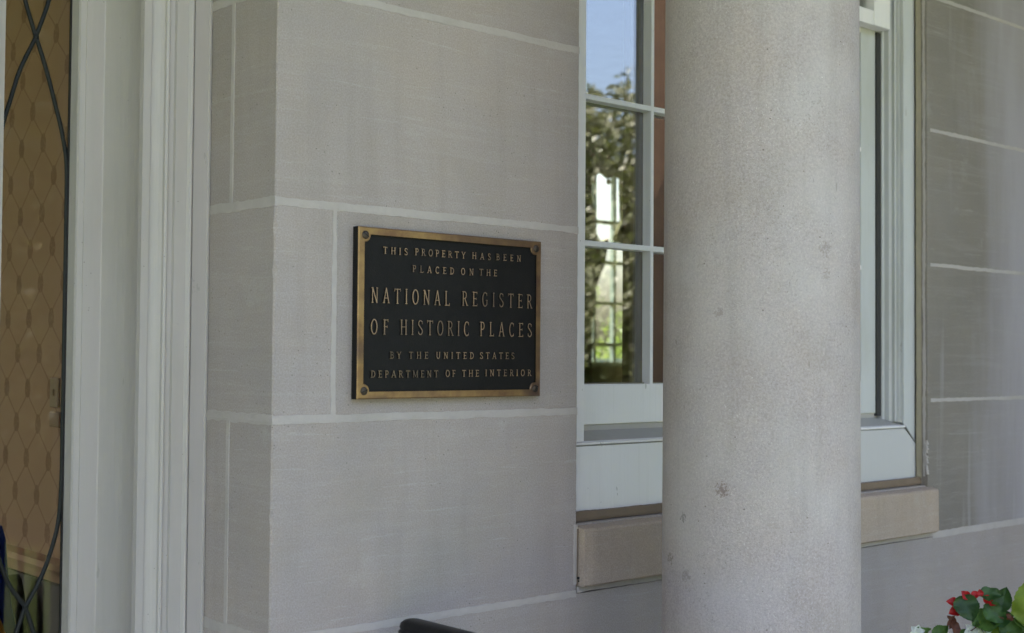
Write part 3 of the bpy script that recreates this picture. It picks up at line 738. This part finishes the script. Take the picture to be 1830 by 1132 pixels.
Pm = [(ML, .40), (ML, .322), (ML - .002, .316), (ML - .010, .314), (ML - .012, .3105), (ML - .080, .3105), (ML - .084, .32), (ML - .084, .40)]
mk('mullion', *prism_z(Pm, -Z0, 1.50), TRIM, ds)
mk('panel', *box(ML + .0002, -.1492, .333, .37, -Z0, FZ0 - .001), TRIM, ds)
mk('head_rail', *box(ML + .0002, -.1492, .333, .37, FZ1, 1.50), TRIM, ds)
mk('glass_sealant', *join(box(-.1512, -.1488, .3425, .3470, FZ0, FZ1), box(ML - .0005, ML + .0022, .3425, .3470, FZ0, FZ1)), DARKGAP, ds)
mk('pane', *box(ML, -.1492, .3455, .3480, FZ0, FZ1), CLEAR, ds)
# lead cames: crossing arcs
def came(pts, name='lead_came'):
    fine = []
    for i in range(len(pts) - 1):
        a, b = pts[i], pts[i + 1]; p0 = pts[i - 1] if i else a; p3 = pts[i + 2] if i + 2 < len(pts) else b
        for k in range(6):
            t = k / 6
            f = lambda q: .5 * ((2 * a[q]) + (-p0[q] + b[q]) * t + (2 * p0[q] - 5 * a[q] + 4 * b[q] - p3[q]) * t * t + (-p0[q] + 3 * a[q] - 3 * b[q] + p3[q]) * t ** 3)
            fine.append((f(0), f(1)))
    fine.append(pts[-1])
    V, F = [], []; hw = .0033
    for i, p in enumerate(fine):
        a = fine[max(0, i - 1)]; b = fine[min(len(fine) - 1, i + 1)]; l = math.hypot(b[0] - a[0], b[1] - a[1]); nx_, nz_ = -(b[1] - a[1]) / l, (b[0] - a[0]) / l
        for s_, y in ((-1, .3458), (-.85, .3440), (-.3, .3430), (.3, .3430), (.85, .3440), (1, .3458)): V.append((p[0] + nx_ * hw * s_, y, p[1] + nz_ * hw * s_))
    for i in range(len(fine) - 1):
        for k in range(5): F.append((i * 6 + k, i * 6 + k + 1, i * 6 + 7 + k, i * 6 + 6 + k))
    mk(name, V, F, LEADM, ds, smooth=True)
right = [(-.2025, .561), (-.185, .510), (-.171, .462), (-.160, .421), (-.1525, .375), (-.1515, .30), (-.1512, .14), (-.1512, -.02), (-.1515, -.10), (-.155, -.159), (-.167, -.208), (-.183, -.248), (-.2025, -.282)]
left = [(-.2050 - (x + .2050), z) for x, z in right]
came(right); came([(min(x, -.2055) if i not in (0, 12) else -.2025, z) for i, (x, z) in enumerate(left)])
for s_ in (-1, 1):
    for off in (.561, -.282):
        g = 1 if off > 0 else -1
        came([(-.2030, off), (-.2030 + s_ * .018, off + g * .055), (-.2030 + s_ * .034, off + g * .12), (-.2030 + s_ * .045, off + g * .19), (-.2030 + s_ * .0505, off + g * .28)])
for z in (.561, -.282):
    mk('solder_joint', *tube([(-.2028, .3455, z), (-.2028, .3422, z)], [.0048, .0036], 12), LEADM, ds, smooth=True)
# the door beyond the mullion, outside the picture
dr = thing('front_door', 'ivory panelled front door in the recess left of the leaded sidelight', 'door', (-.85, .35, -Z0))
mk('leaf', *box(-1.34, ML - .0842, .335, .38, -Z0 + .01, .85, .002), TRIM, dr)
for zc in (-.85, -.05, .48):
    mk('door_panel', *box(-1.20, -.85, .329, .3345, zc - .22, zc + .22, .003), TRIM, dr); mk('door_panel', *box(-.80, -.45, .329, .3345, zc - .22, zc + .22, .003), TRIM, dr)
mk('handle', *tube([(-.40, .33, -.38), (-.40, .28, -.38), (-.47, .275, -.38)], .010, 10), BRONZE, dr, smooth=True)
mk('transom_panel', *box(-1.34, ML - .0842, .335, .38, .851, 2.0), TRIM, dr)
mk('side_panel', *box(-2.299, -1.3405, .325, .39, -Z0, 2.0), TRIM, dr)
mk('overdoor_panel', *box(ML - .0845, -.0006, .32, .40, 1.5005, 2.13), TRIM, dr)

# ------------------------------------------------------------------ hall behind the sidelight, room behind the window
mk('hall_floor', *box(-4.2, .15, .401, 4.2, -Z0 - .05, -Z0), FLOORW, kind='structure')
mk('room_floor', *box(.301, 6.5, .302, 4.2, -Z0 - .05, -Z0), FLOORW, kind='structure')
mk('interior_ceiling', *box(-4.0, 6.5, .302, 4.4, 1.75, 1.80), PLASTER, kind='structure')
hw_ = thing('hall_wall', 'interior hall wall in brown ogee patterned wallpaper above a cream chair rail', 'wall', (.20, 2.5, -Z0))
mk('wallpaper_panel', *box(.150, .156, .401, 4.2, -.330, 1.75), PAPER, hw_)
mk('plaster_core', *box(.1565, .300, .401, 4.2, -Z0, 1.75), PLASTER, hw_)
mk('chair_rail', *prism_y([(.149, -.330), (.118, -.333), (.112, -.343), (.120, -.355), (.128, -.372), (.149, -.380)], .402, 4.19), RAILW, hw_)
mk('wainscot', *box(.140, .1562, .401, 4.2, -Z0, -.3805), mat_simple('wainscot_paint', (.13, .10, .095), .6), hw_)
sw = thing('light_switch', 'pale switch plate on the patterned wallpaper behind the sidelight', 'light switch', (.148, 1.085, -.06))
mk('plate', *box(.1440, .1499, 1.068, 1.108, -.022, .040, .002), SHADEG, sw); mk('toggle', *box(.141, .1438, 1.083, 1.092, .002, .016), SHADEG, sw)
sw = thing('wall_socket', 'square brownish outlet plate just below the light switch', 'outlet', (.148, 1.085, -.06))
mk('plate', *box(.1440, .1499, 1.062, 1.108, -.062, -.030, .002), mat_simple('brown_plate', (.33, .205, .14)), sw)
mk('hall_end_wall', *box(-4.0, .30, 4.2, 4.4, -Z0, 1.75), PLASTER, label='plain plaster wall closing the far end of the hall', cat='wall')
mk('hall_side_wall', *join(box(-2.45, -2.3, .40, 1.0, -Z0, 1.75), box(-2.45, -2.3, 3.9, 4.2, -Z0, 1.75), box(-2.45, -2.3, 1.0, 3.9, -Z0, -1.0), box(-2.45, -2.3, 1.0, 3.9, 1.45, 1.75)), PLASTER, label='plaster wall on the left side of the hall with a wide opening added for light', cat='wall')
hwn = thing('added_hall_window', 'wide unseen window added on the left side of the hall to light the wallpaper', 'window', (-2.38, 2.4, -1.0))
mk('frame', *join(box(-2.41, -2.36, 1.0, 1.06, -1.0, 1.45), box(-2.41, -2.36, 3.84, 3.9, -1.0, 1.45), box(-2.41, -2.36, 2.42, 2.48, -1.0, 1.45), box(-2.409, -2.361, 1.06, 3.84, -1.0, -.94), box(-2.409, -2.361, 1.06, 3.84, 1.39, 1.45)), PAINT, hwn)  # unseen window, added to bring daylight onto the wallpaper
for ya, yb in ((1.06, 2.42), (2.48, 3.84)): mk('pane', *box(-2.39, -2.387, ya, yb, -.94, 1.39), CLEAR, hwn)
# things standing behind the sidelight
nb = thing('navy_flag', 'dark blue cloth hanging in folds behind the lower left of the leaded glass', 'flag', (-.01, 1.02, -Z0))
V, F = [], []
zsn = [(-.245, .026, .02), (-.27, .032, .03), (-.34, .036, .04), (-.40, .043, .045), (-.50, .066, .05), (-.62, .09, .06), (-.9, .12, .07)]
ns = 40
for z, wd, dp in zsn:
    for k in range(ns):
        a = 2 * math.pi * k / ns; fr = 1 + .16 * math.sin(7 * a + z * 3)
        V.append((-.022 + (wd + .004) * math.cos(a) * (1 + .06 * math.sin(7 * a + z * 3)), 1.00 + dp * math.sin(a) * fr, z))
for i in range(len(zsn) - 1):
    for k in range(ns): F.append((i * ns + k, i * ns + (k + 1) % ns, (i + 1) * ns + (k + 1) % ns, (i + 1) * ns + k))
F += [tuple(range(ns)), tuple(range((len(zsn) - 1) * ns, len(zsn) * ns))]
mk('cloth', V, F, BLUE, nb, smooth=True)
mk('pole', *tube([(-.022, 1.0, -Z0), (-.022, 1.0, -.236)], .012, 10), WOODBR, nb)
av = thing('amber_vase', 'small glazed amber vase at the bottom left corner behind the leaded glass', 'vase', (-.11, .80, -.60))
mk('body', *lathe(-.104, .80, [(.02, -.60), (.045, -.56), (.055, -.50), (.052, -.43), (.036, -.385), (.030, -.370)], 24), AMBER, av, smooth=True)
mk('plinth', *lathe(-.104, .80, [(.09, -Z0), (.09, -Z0 + .02), (.025, -Z0 + .05), (.025, -.64), (.08, -.62), (.08, -.6005)], 24), WOODBR, av)
dc = thing('hall_chair', 'dark oval-backed chair behind the lower right of the leaded glass', 'chair', (.05, 1.16, -Z0))
pts = [(1.165 + .058 * math.cos(R(a)), -.54 + .170 * math.sin(R(a))) for a in range(0, 360, 12)]
mk('backrest', *prism_x(pts, .085, .108), DKCH, dc)
mk('seat', *box(-.14, .10, 1.06, 1.27, -Z0 + .42, -Z0 + .46, .01), WOODBR, dc)
for x, y in ((-.12, 1.08), (.08, 1.08), (-.12, 1.25), (.08, 1.25)): mk('leg', *box(x - .012, x + .012, y - .012, y + .012, -Z0, -Z0 + .4195), WOODBR, dc)
mk('back_post', *box(.09, .105, 1.155, 1.175, -Z0 + .4605, -.705), WOODBR, dc)

# room: far wall with a bright window and floral drapes
FY = 4.2; wx0, wx1, wz0, wz1 = 4.55, 5.75, .034, 1.30
rwall = thing('room_wall', 'far plaster wall of the room seen through the front window, with a bright window in it', 'wall', (3.4, FY, -Z0))
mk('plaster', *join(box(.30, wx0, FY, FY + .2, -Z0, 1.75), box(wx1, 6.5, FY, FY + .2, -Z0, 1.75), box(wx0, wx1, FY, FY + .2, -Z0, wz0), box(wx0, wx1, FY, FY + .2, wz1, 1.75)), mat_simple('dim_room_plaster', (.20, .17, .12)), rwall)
mk('room_side_wall', *box(6.5, 6.65, .3, 4.4, -Z0, 1.75), PLASTER, label='plain plaster side wall at the right end of the room', cat='wall')
fwn = thing('far_window', 'small paned window across the room, bright with daylight between drapes', 'window', (5.1, FY, wz0))
gz = [wz0 + .04 + i * .26 for i in range(5)]
mk('frame', *join(box(wx0, wx0 + .04, FY + .02, FY + .06, wz0, wz1), box(wx1 - .04, wx1, FY + .02, FY + .06, wz0, wz1), box(wx0 + .04, wx1 - .04, FY + .021, FY + .059, wz0, wz0 + .03), box(wx0 + .04, wx1 - .04, FY + .021, FY + .059, wz1 - .04, wz1)), mat_simple('grey_green_sash_paint', (.16, .20, .18), .5), fwn)
for x in (4.735, 4.915, 5.095, 5.275, 5.455): mk('muntin', *box(x - .012, x + .012, FY + .025, FY + .055, wz0 + .03, wz1 - .04), bpy.data.materials['grey_green_sash_paint'], fwn)
for z in (.172, .432, .690, .945): mk('muntin', *box(wx0 + .04, wx1 - .04, FY + .027, FY + .053, z - .011, z + .011), bpy.data.materials['grey_green_sash_paint'], fwn)
mk('pane', *box(wx0 + .04, wx1 - .04, FY + .038, FY + .041, wz0 + .03, wz1 - .04), CLEAR, fwn)
def drape(poly, y, name_thing, label):
    t = thing(name_thing, label, 'curtain', (poly[0][0], y, poly[0][1]), 'floral drapes at the far window')
    mk('cloth', *prism_y(poly, y, y + .03), FLORAL, t)
drape([(5.0, 1.24), (5.003, 1.10), (5.015, .95), (4.975, .885), (4.945, .815), (5.03, .800), (5.058, .70), (5.085, .60), (5.12, .50), (5.165, .40), (5.203, .335), (5.18, .20), (5.14, .10), (5.10, .02), (5.10, -1.2), (5.95, -1.2), (5.95, 1.45), (5.0, 1.45)], 4.08, 'curtain', 'floral drape gathered to the right side of the far window')
drape([(4.79, .85), (4.83, .80), (4.90, .825), (4.865, .66), (4.83, .60), (4.79, .52), (4.76, .3), (4.74, -1.2), (4.3, -1.2), (4.3, 1.45), (4.72, 1.45), (4.75, 1.1)], 4.09, 'curtain', 'floral drape gathered to the left side of the far window')
sc = [(4.3, 1.45)] + [(4.3, 1.24)] + [p for i in range(12) for p in ((4.33 + i * .13, 1.19), (4.385 + i * .13, 1.225))] + [(5.95, 1.45)]
vt = thing('valance', 'scalloped valance with beads across the top of the far window', 'valance', (5.1, 4.05, 1.2))
mk('cloth', *prism_y(sc, 4.03, 4.07), FLORAL, vt)
for i in range(12): mk('bead', *lathe(4.33 + i * .13, 4.05, [(.003, 1.150), (.013, 1.158), (.016, 1.170), (.013, 1.182), (.003, 1.190)], 10), SHADEG, vt, smooth=True)
# brown wooden shutter folded inside the front window
sh = thing('wooden_shutter', 'dark brown wooden shutter leaf standing inside the front window panes', 'shutter', (1.0, .2, 0))
mk('board', *box(.905, 1.30, .175, .195, -.04, 1.32, .002), WOODBR, sh)
for xx in (.92, 1.09): mk('raised_panel', *box(xx, xx + .15, .169, .1745, .0, 1.25, .003), WOODBR, sh)
mk('interior_lining', *join(box(.301, .60, .301, .345, -Z0, 1.75), box(1.68, 6.5, .301, .345, -Z0, 1.75), box(.60, 1.68, .301, .345, -Z0, -.10), box(.60, 1.68, .301, .345, 1.36, 1.75)), PLASTER, label='plaster lining on the room side of the front window wall', cat='wall')

# ------------------------------------------------------------------ porch, roof, handrail
mk('porch_floor', *box(-4.2, 4.2, -2.6, .40, -Z0 - .15, -Z0), BLUE_BOUNCE, kind='structure')
RX0, RX1 = -2.7, 2.45
mk('porch_ceiling', *box(RX0, RX1, -1.42, -.001, 1.80, 1.83), CEIL, label='painted ceiling above the porch', cat='ceiling')
mk('porch_beam', *box(RX0, RX1, -1.34, -.96, 1.62, 1.799, .004), CEIL, label='long painted beam carried by the porch columns', cat='beam')
mk('porch_fascia', *box(RX0, RX1, -1.46, -1.425, 1.78, 2.139), PAINT, label='white fascia board along the front edge of the porch', cat='fascia')
mk('roof', *prism_x([(-1.75, 2.1405), (4.75, 2.1405), (1.5, 2.95)], -4.9, 7.0), ROOFM, label='low slate roof over the house and porch', cat='roof')
bw = thing('house_side_walls', 'plain stone side walls enclosing the house beyond the porch', 'wall', (6.8, 3, -Z0))
mk('wall', *join(box(4.2, 6.9, .0, .30, -Z0, 2.14), box(6.66, 6.9, .302, 4.4, -Z0, 2.14), box(-4.2, -4.0, .302, .9, -Z0, 2.14), box(-4.2, -4.0, 4.0, 4.4, -Z0, 2.14)), STONE, bw)

wg = thing('light_screen', 'added brown board screen beyond the right end of the porch, blocking light and reflected sky', 'screen', (4.02, -1.4, -Z0))  # unseen screen added to cut light from the right and darken pane reflections
for i in range(18):
    y = -.02 - i * .150; mk('board', *box(4.00, 4.022, y - .147, y, -Z0 - .28, 2.6, .002), WOODBR, wg)
for z in (-1.1, 0, 1.3): mk('batten', *box(4.0225, 4.06, -2.72, -.02, z, z + .09), WOODBR, wg)
hr = thing('handrail', 'black moulded metal handrail end rising at the bottom edge, below the plaque', 'handrail', (.20, -.6, -Z0))
RXc = .2015; RZ = -.2885
def railprof(s=1.0):
    h = [(-.0, .0), (-.007, -.0004), (-.012, -.0028), (-.0145, -.0085), (-.0128, -.0128), (-.0155, -.0135), (-.0165, -.0165), (-.0160, -.0195), (-.0215, -.0215), (-.0245, -.0260), (-.0245, -.0330), (-.0215, -.0375), (-.012, -.040)]
    q = [(x * s, z * s) for x, z in h]; return q + [(-x, z) for x, z in reversed(q[1:])]
pr = railprof(1.15); V, F = [], []
ys = [(-.043, .55), (-.046, .8), (-.052, .95), (-.062, 1.0)] + [(-.062 - i * .08, 1.0) for i in range(1, 16)]
for y, s_ in ys:
    for x, z in pr: V.append((RXc + x * s_, y, RZ - .02 + (z + .02) * s_))
k = len(pr)
for i in range(len(ys) - 1):
    for q in range(k): F.append((i * k + q, i * k + (q + 1) % k, (i + 1) * k + (q + 1) % k, (i + 1) * k + q))
F += [tuple(range(k)), tuple(range(len(ys) * k - 1, (len(ys) - 1) * k - 1, -1))]
mk('rail', V, F, BLACKM, hr, smooth=True)
for y in (-.13, -1.15): mk('post', *box(RXc - .012, RXc + .012, y - .012, y + .012, -Z0, RZ - .045, .002), BLACKM, hr)
for i in range(8):
    y = -.13 - 1.02 * (i + 1) / 9; mk('baluster', *box(RXc - .006, RXc + .006, y - .006, y + .006, -Z0 + .12, RZ - .046), BLACKM, hr)
mk('bottom_rail', *box(RXc - .009, RXc + .009, -1.138, -.142, -Z0 + .10, -Z0 + .12, .001), BLACKM, hr)

# ------------------------------------------------------------------ flowers
fl = thing('flowering_plant', 'leafy plant with red and white flowers in a tall planter at the lower right corner', 'plant', (1.27, -.43, -Z0))
def leafmesh(c, nrm, up, L, wdt, cup=.15, ang=0, heart=.2, fold=.12):
    nrm = Vector(nrm).normalized(); up = Vector(up); up = (up - nrm * up.dot(nrm)).normalized(); s_ = up.cross(nrm)
    V, F = [], []; n_ = 10; c = Vector(c)
    prof = [(-.12 * heart * 2, .18), (0, .55), (.12, .86), (.28, 1), (.45, .98), (.6, .85), (.75, .62), (.88, .34), (.96, .12), (1.02, .0)]
    fine = []
    for a, b in zip(prof[:-1], prof[1:]):
        for q in (0, 1 / 3, 2 / 3): fine.append((a[0] + (b[0] - a[0]) * q, a[1] + (b[1] - a[1]) * q))
    fine.append(prof[-1]); m_ = 9
    for t, w in fine:
        for j in range(m_):
            v = (j - 4) / 4
            wv = 1 + .07 * noise.noise(Vector((t * 12 + c.x * 90, v * 2, c.z * 50))) + .025 * math.sin(t * 60)
            vein = .012 * abs(math.sin((t - abs(v) * .30) * 19)) * min(1, abs(v) * 3) - .016 * (1 - min(1, abs(v) * 5))
            p = c + up * (t * L) + s_ * (v * w * wdt / 2 * wv) + nrm * (L * (cup * (t - .5) ** 2 * -1.6 + fold * abs(v) ** 1.4 + vein - .06 * math.sin(t * 11 + c.y * 40 + v) * abs(v)))
            V.append(tuple(p))
    for i in range(len(fine) - 1):
        for j in range(m_ - 1): F.append((i * m_ + j, i * m_ + j + 1, i * m_ + m_ + 1 + j, i * m_ + m_ + j))
    return V, F
cdir = Vector((-.79, -.61, .12))     # roughly towards where people stand on the porch
def lf(c, up, L, w, mt, nrm=None, nm='leaf', **k):
    n_ = Vector(nrm) if nrm else cdir + Vector((random.uniform(-.4, .4), random.uniform(-.4, .4), random.uniform(.0, .5)))
    return mk(nm, *leafmesh(c, n_, up, L * 1.12, w * 1.12, **k), mt, fl, smooth=True)
rv = Vector((.61, -.79, 0)); zv = Vector((0, 0, 1))
def at(c, dr_, dz_): return Vector(c) + rv * (dr_ * 1.12 - .009) + zv * dz_ * 1.05
A = Vector((1.232, -.381, -.3425))
# dark leaf in the middle, pointing down
lf(at(A, -.023, .010), rv * .35 - zv, .042, .040, BEGL, (-.75, -.6, .35))
lf(at(A, .005, .014), rv * .9 + zv * .1, .036, .026, BEGL, (-.6, -.5, .8))
lf(at(A, .012, -.004), rv * .8 - zv * .6, .040, .032, BEGL, (-.7, -.7, .2))
lf(at(A, .034, -.010), rv * .3 + zv * 1.0, .038, .030, BEGL, (-.8, -.4, .2))
lf(at(A, .022, -.030), rv * .9 + zv * .35, .036, .030, BEGL, (-.7, -.5, .6))
# large yellow-green leaf at the right edge
lf(at(A, .078, -.030), zv + rv * .22, .078, .068, BEGL3, (-.72, -.66, .1), heart=.4)
# mid green leaves
lf(at(A, -.004, -.036), rv * .8 + zv * .5, .052, .044, BEGL2, (-.6, -.5, .8))
lf(at(A, .004, -.052), rv * .55 + zv * .3, .036, .036, BEGL3, (-.6, -.6, .5))
lf(at(A, .040, -.052), rv * .7 + zv * .5, .050, .044, BEGL2, (-.6, -.5, .7))
lf(at(A, .070, -.048), rv * .9 + zv * .2, .044, .038, BEGL2, (-.5, -.6, .7))
lf(at(A, -.066, -.060), rv * .6 + zv * .6, .030, .022, BEGL2, (-.7, -.5, .6))
lf(at(A, -.100, -.060), rv * .9 + zv * .45, .032, .018, BEGL2, (-.7, -.5, .6))
lf(at(A, -.036, -.062), rv * .9 + zv * .2, .036, .028, BEGL2, (-.6, -.5, .7))
# red petals
for dr_, dz_, ux, uz, L in [(-.028, -.002, -1, .12, .022), (-.026, -.012, -1, -.45, .022), (-.012, .008, -.6, .55, .018), (-.024, -.008, -.5, -.9, .016), (-.008, .012, .6, .30, .016), (.006, .012, -.2, 1.1, .013), (.010, .010, .9, -.5, .018), (.018, .002, 1, -.4, .013)]:
    lf(at(A, dr_, dz_), rv * ux + zv * uz, L * .88, L * .78, PETALR, (-.75 + random.uniform(-.2, .2), -.6, .35 + random.uniform(-.2, .3)), nm='petal', heart=.1)
# dry bracts, left of the stem and right
for i in range(9):
    a = random.uniform(0, 360); q = (-.034, -.036) if i < 6 else (.048, -.022)
    lf(at(A, q[0] - .008 * random.random(), q[1] + .006 * random.uniform(-1, 1)), rv * math.cos(R(a)) + zv * math.sin(R(a)), .012, .007, DRY, nm='bract')
lf(at(A, -.036, -.034), rv * .1 + zv * -1, .022, .016, DRY, nm='bract')
# white petals along the bottom
for dr_, dz_ in [(-.008, -.047), (.010, -.050), (-.092, -.054), (.0, -.062), (.03, -.07)]:
    for a in (20, 75, 130, 200, 280):
        lf(at(A, dr_, dz_), rv * math.cos(R(a)) + zv * math.sin(R(a)), .013, .011, PETALW, (-.7, -.6, .4), nm='petal', heart=.1)
mk('stem', *tube([tuple(at(A, .050, -.014)), tuple(at(A, .058, -.030)), tuple(at(A, .080, -.046)), tuple(at(A, .10, -.10))], .0016, 7), BEGL2, fl, smooth=True)
mk('stem', *tube([tuple(at(A, .004, -.036)), tuple(at(A, -.008, -.046)), tuple(at(A, -.016, -.050))], .0009, 6), DRY, fl, smooth=True)
mk('stem', *tube([tuple(at(A, .0, -.03)), tuple(at(A, .02, -.07)), tuple(at(A, .03, -.2))], .0018, 7), BEGL2, fl, smooth=True)
C0 = Vector((1.275, -.437, -.50))
for i in range(150):
    a = random.uniform(0, 6.283); e = random.uniform(.0, 1.35); rr = random.uniform(.10, .145)
    c = C0 + Vector((math.cos(a) * math.cos(e) * rr, math.sin(a) * math.cos(e) * rr, math.sin(e) * .115))
    if c.z > -.405: c.z = -.405 - random.random() * .03
    n_ = (c - C0).normalized() + Vector((random.uniform(-.5, .5), random.uniform(-.5, .5), random.uniform(0, .6)))
    lf(c, (random.uniform(-1, 1), random.uniform(-1, 1), .5), random.uniform(.026, .044), random.uniform(.024, .036), random.choice([BEGL, BEGL2, BEGL2, BEGL3]), tuple(n_))
for i in range(14):
    a = random.uniform(0, 6.283); c = C0 + Vector((math.cos(a) * .05, math.sin(a) * .05, .04))
    mk('stem', *tube([(C0.x, C0.y, -.60), tuple((c + C0) / 2), tuple(c + Vector((math.cos(a) * .05, math.sin(a) * .05, .01)))], .0018, 6), BEGL2, fl, smooth=True)
pt = thing('planter', 'terracotta planter on a stone pedestal holding the red and white flowers', 'planter', (1.275, -.437, -Z0))
mk('pot', *lathe(1.275, -.437, [(.085, -.80), (.115, -.60), (.118, -.585), (.132, -.583), (.132, -.552), (.118, -.550), (.112, -.57), (.02, -.575)], 40), TERRA, pt, smooth=False)
mk('soil', *lathe(1.275, -.437, [(.110, -.574), (.108, -.566), (.02, -.562)], 24), SOIL, pt)
mk('pedestal', *join(box(1.155, 1.395, -.557, -.317, -Z0, -Z0 + .05, .003), box(1.185, 1.365, -.527, -.347, -Z0 + .05, -.84, .003), box(1.16, 1.39, -.552, -.322, -.84, -.8005, .003)), STONE, pt)

# ------------------------------------------------------------------ garden in front and behind
GZ = -Z0 - .30
mk('ground', [(-250, -250, GZ), (250, -250, GZ), (250, 250, GZ), (-250, 250, GZ)], [(0, 1, 2, 3)], GRASS, kind='structure')
mk('front_walk', *box(-2.1, .3, -14, -2.96, GZ - .05, GZ + .02), PAVING, kind='structure')
mk('porch_step', *box(-3, 3, -2.95, -2.602, GZ, -Z0 - .15), PAVING, kind='structure')
gw = thing('garden_wall', 'low pale garden wall beyond the back lawn', 'wall', (12, 15, GZ))
mk('wall', *box(-6, 40, 15, 15.3, GZ, GZ + 1.72), PAVING, gw); mk('coping', *box(-6.05, 40.05, 14.95, 15.35, GZ + 1.7205, GZ + 1.78), PAVING, gw)

def crown(seed, rx, rz, nleaf, ls, lobes):
    rnd = random.Random(seed); V, F = [], []
    L = [(rnd.uniform(-.6, .6) * rx, rnd.uniform(-.6, .6) * rx, rnd.uniform(-.62, .72) * rz, rnd.uniform(.26, .50)) for _ in range(lobes)]
    for i in range(nleaf):
        cx, cy, cz, q = L[rnd.randrange(lobes)]
        a = rnd.uniform(0, 6.283); h = rnd.uniform(-1, 1); s_ = math.sqrt(1 - h * h); rr = q * (.55 + .55 * rnd.random())
        p = Vector((cx + rx * rr * s_ * math.cos(a), cy + rx * rr * s_ * math.sin(a), cz + rz * rr * h * .8))
        n_ = Vector((rnd.uniform(-1, 1), rnd.uniform(-1, 1), rnd.uniform(-.2, 1))).normalized(); t = n_.orthogonal().normalized(); b = n_.cross(t); w = ls * rnd.uniform(.6, 1.3); k = len(V)
        V += [tuple(p + t * w), tuple(p + b * w * .5), tuple(p - t * w), tuple(p - b * w * .5)]; F.append((k, k + 1, k + 2, k + 3))
    return V, F
def tree(x, y, h, rx, label, seed, mt, grp, trunk=.3, dens=1.0, name='tree', cat='tree', lowf=.30, ls=1.0):
    t = thing(name, label, cat, (x, y, GZ), grp)
    rz = h * (1 - lowf) / 2 * 1.05; zc = h * lowf + rz * .95
    V, F = crown(seed, rx, rz, int(5200 * dens), .13 * ls * max(.5, h / 7), 16 if dens < 8 else 26)
    mk('crown', [(a + x, b + y, c + GZ + zc) for a, b, c in V], F, mt, t)
    rnd = random.Random(seed + 1); parts = [tube([(x, y, GZ), (x + .05, y, GZ + h * .3), (x, y + .1, GZ + h * .75)], [h * .028, h * .020, h * .006], 9)]
    for i in range(6):
        a = rnd.uniform(0, 6.28); z = h * rnd.uniform(.3, .55); parts.append(tube([(x, y, GZ + z), (x + math.cos(a) * rx * .4, y + math.sin(a) * rx * .4, GZ + z + h * .14), (x + math.cos(a) * rx * .75, y + math.sin(a) * rx * .75, GZ + z + h * .22)], [h * .010, h * .006, h * .003], 6))
    mk('trunk', *join(*parts), BARK, t)
G1 = 'trees on the lawn in front of the porch'
tree(12.9, -12.9, 6.5, 2.7, 'olive green tree reflected at the left of the window panes', 3, TREELEAF, G1, lowf=.05, dens=12, ls=.5)
tree(15.4, -13.0, 5.5, 2.4, 'rounded green tree reflected in the middle of the window panes', 5, TREELEAF, G1, lowf=.05, dens=12, ls=.5)
tree(19.5, -15.5, 5.6, 2.8, 'tree beside the rounded one on the lawn, farther out', 9, TREELEAF2, G1, lowf=.10, dens=1.2)
tree(11.5, -17.0, 6.2, 3.2, 'tall tree behind the olive green tree on the lawn', 11, TREELEAF2, G1)
tree(2.0, -24, 9, 4.2, 'large tree far out on the front lawn', 13, TREELEAF, G1)
tree(-9.0, -22, 8, 3.8, 'broad tree on the left of the front lawn', 15, TREELEAF2, G1)
tree(4.3, -12.5, 6.2, 2.6, 'dense tree added straight out from the door to darken the sidelight reflection', 17, TREELEAF, G1, lowf=.02, dens=10, ls=.6)  # unseen tree added to keep bright sky out of the sidelight reflection
tree(1.2, -15.5, 6.6, 2.8, 'dense tree added to the left of the one straight out from the door, darkening the same reflection', 19, TREELEAF, G1, lowf=.02, dens=9, ls=.6)  # second added tree, closing off more sky from that reflection
ORD = ['first', 'second', 'third', 'fourth', 'fifth', 'sixth', 'seventh', 'eighth', 'ninth']
G2 = 'trees and shrubs in the back garden'
tree(16.0, 19.5, 3.6, 1.9, 'light green tree seen through the room and its far window', 21, TREELEAF2, G2, lowf=.2)
tree(23, 25, 4.6, 2.6, 'bushy green tree behind the light green one in the back garden', 23, TREELEAF2, G2, lowf=.15)
tree(11.5, 22, 4.5, 2.2, 'small tree on the left of the back garden', 25, TREELEAF2, G2)
for i in range(9):
    a = i * 5.2; x, y = 8 + i * 3.1, 27 + (i % 3) * 1.5
    tree(x, y, 2.6 + (i % 3) * .5, 2.0, ORD[i] + ' green shrub from the left in the row at the back of the garden', 31 + i, TREELEAF2, 'shrubs in the row at the back of the garden', name='shrub', cat='shrub', lowf=.02, dens=.35)
for i in range(8):
    x, y = 8.5 + i * 2.6, -21.5 - i * 1.2 + (i % 2)
    tree(x, y, 2.6 + (i % 3) * .5, 1.9, ORD[i] + ' green shrub from the left in the border beyond the front lawn', 51 + i, TREELEAF, 'shrubs in the border beyond the front lawn', name='shrub', cat='shrub', lowf=.02, dens=.35)
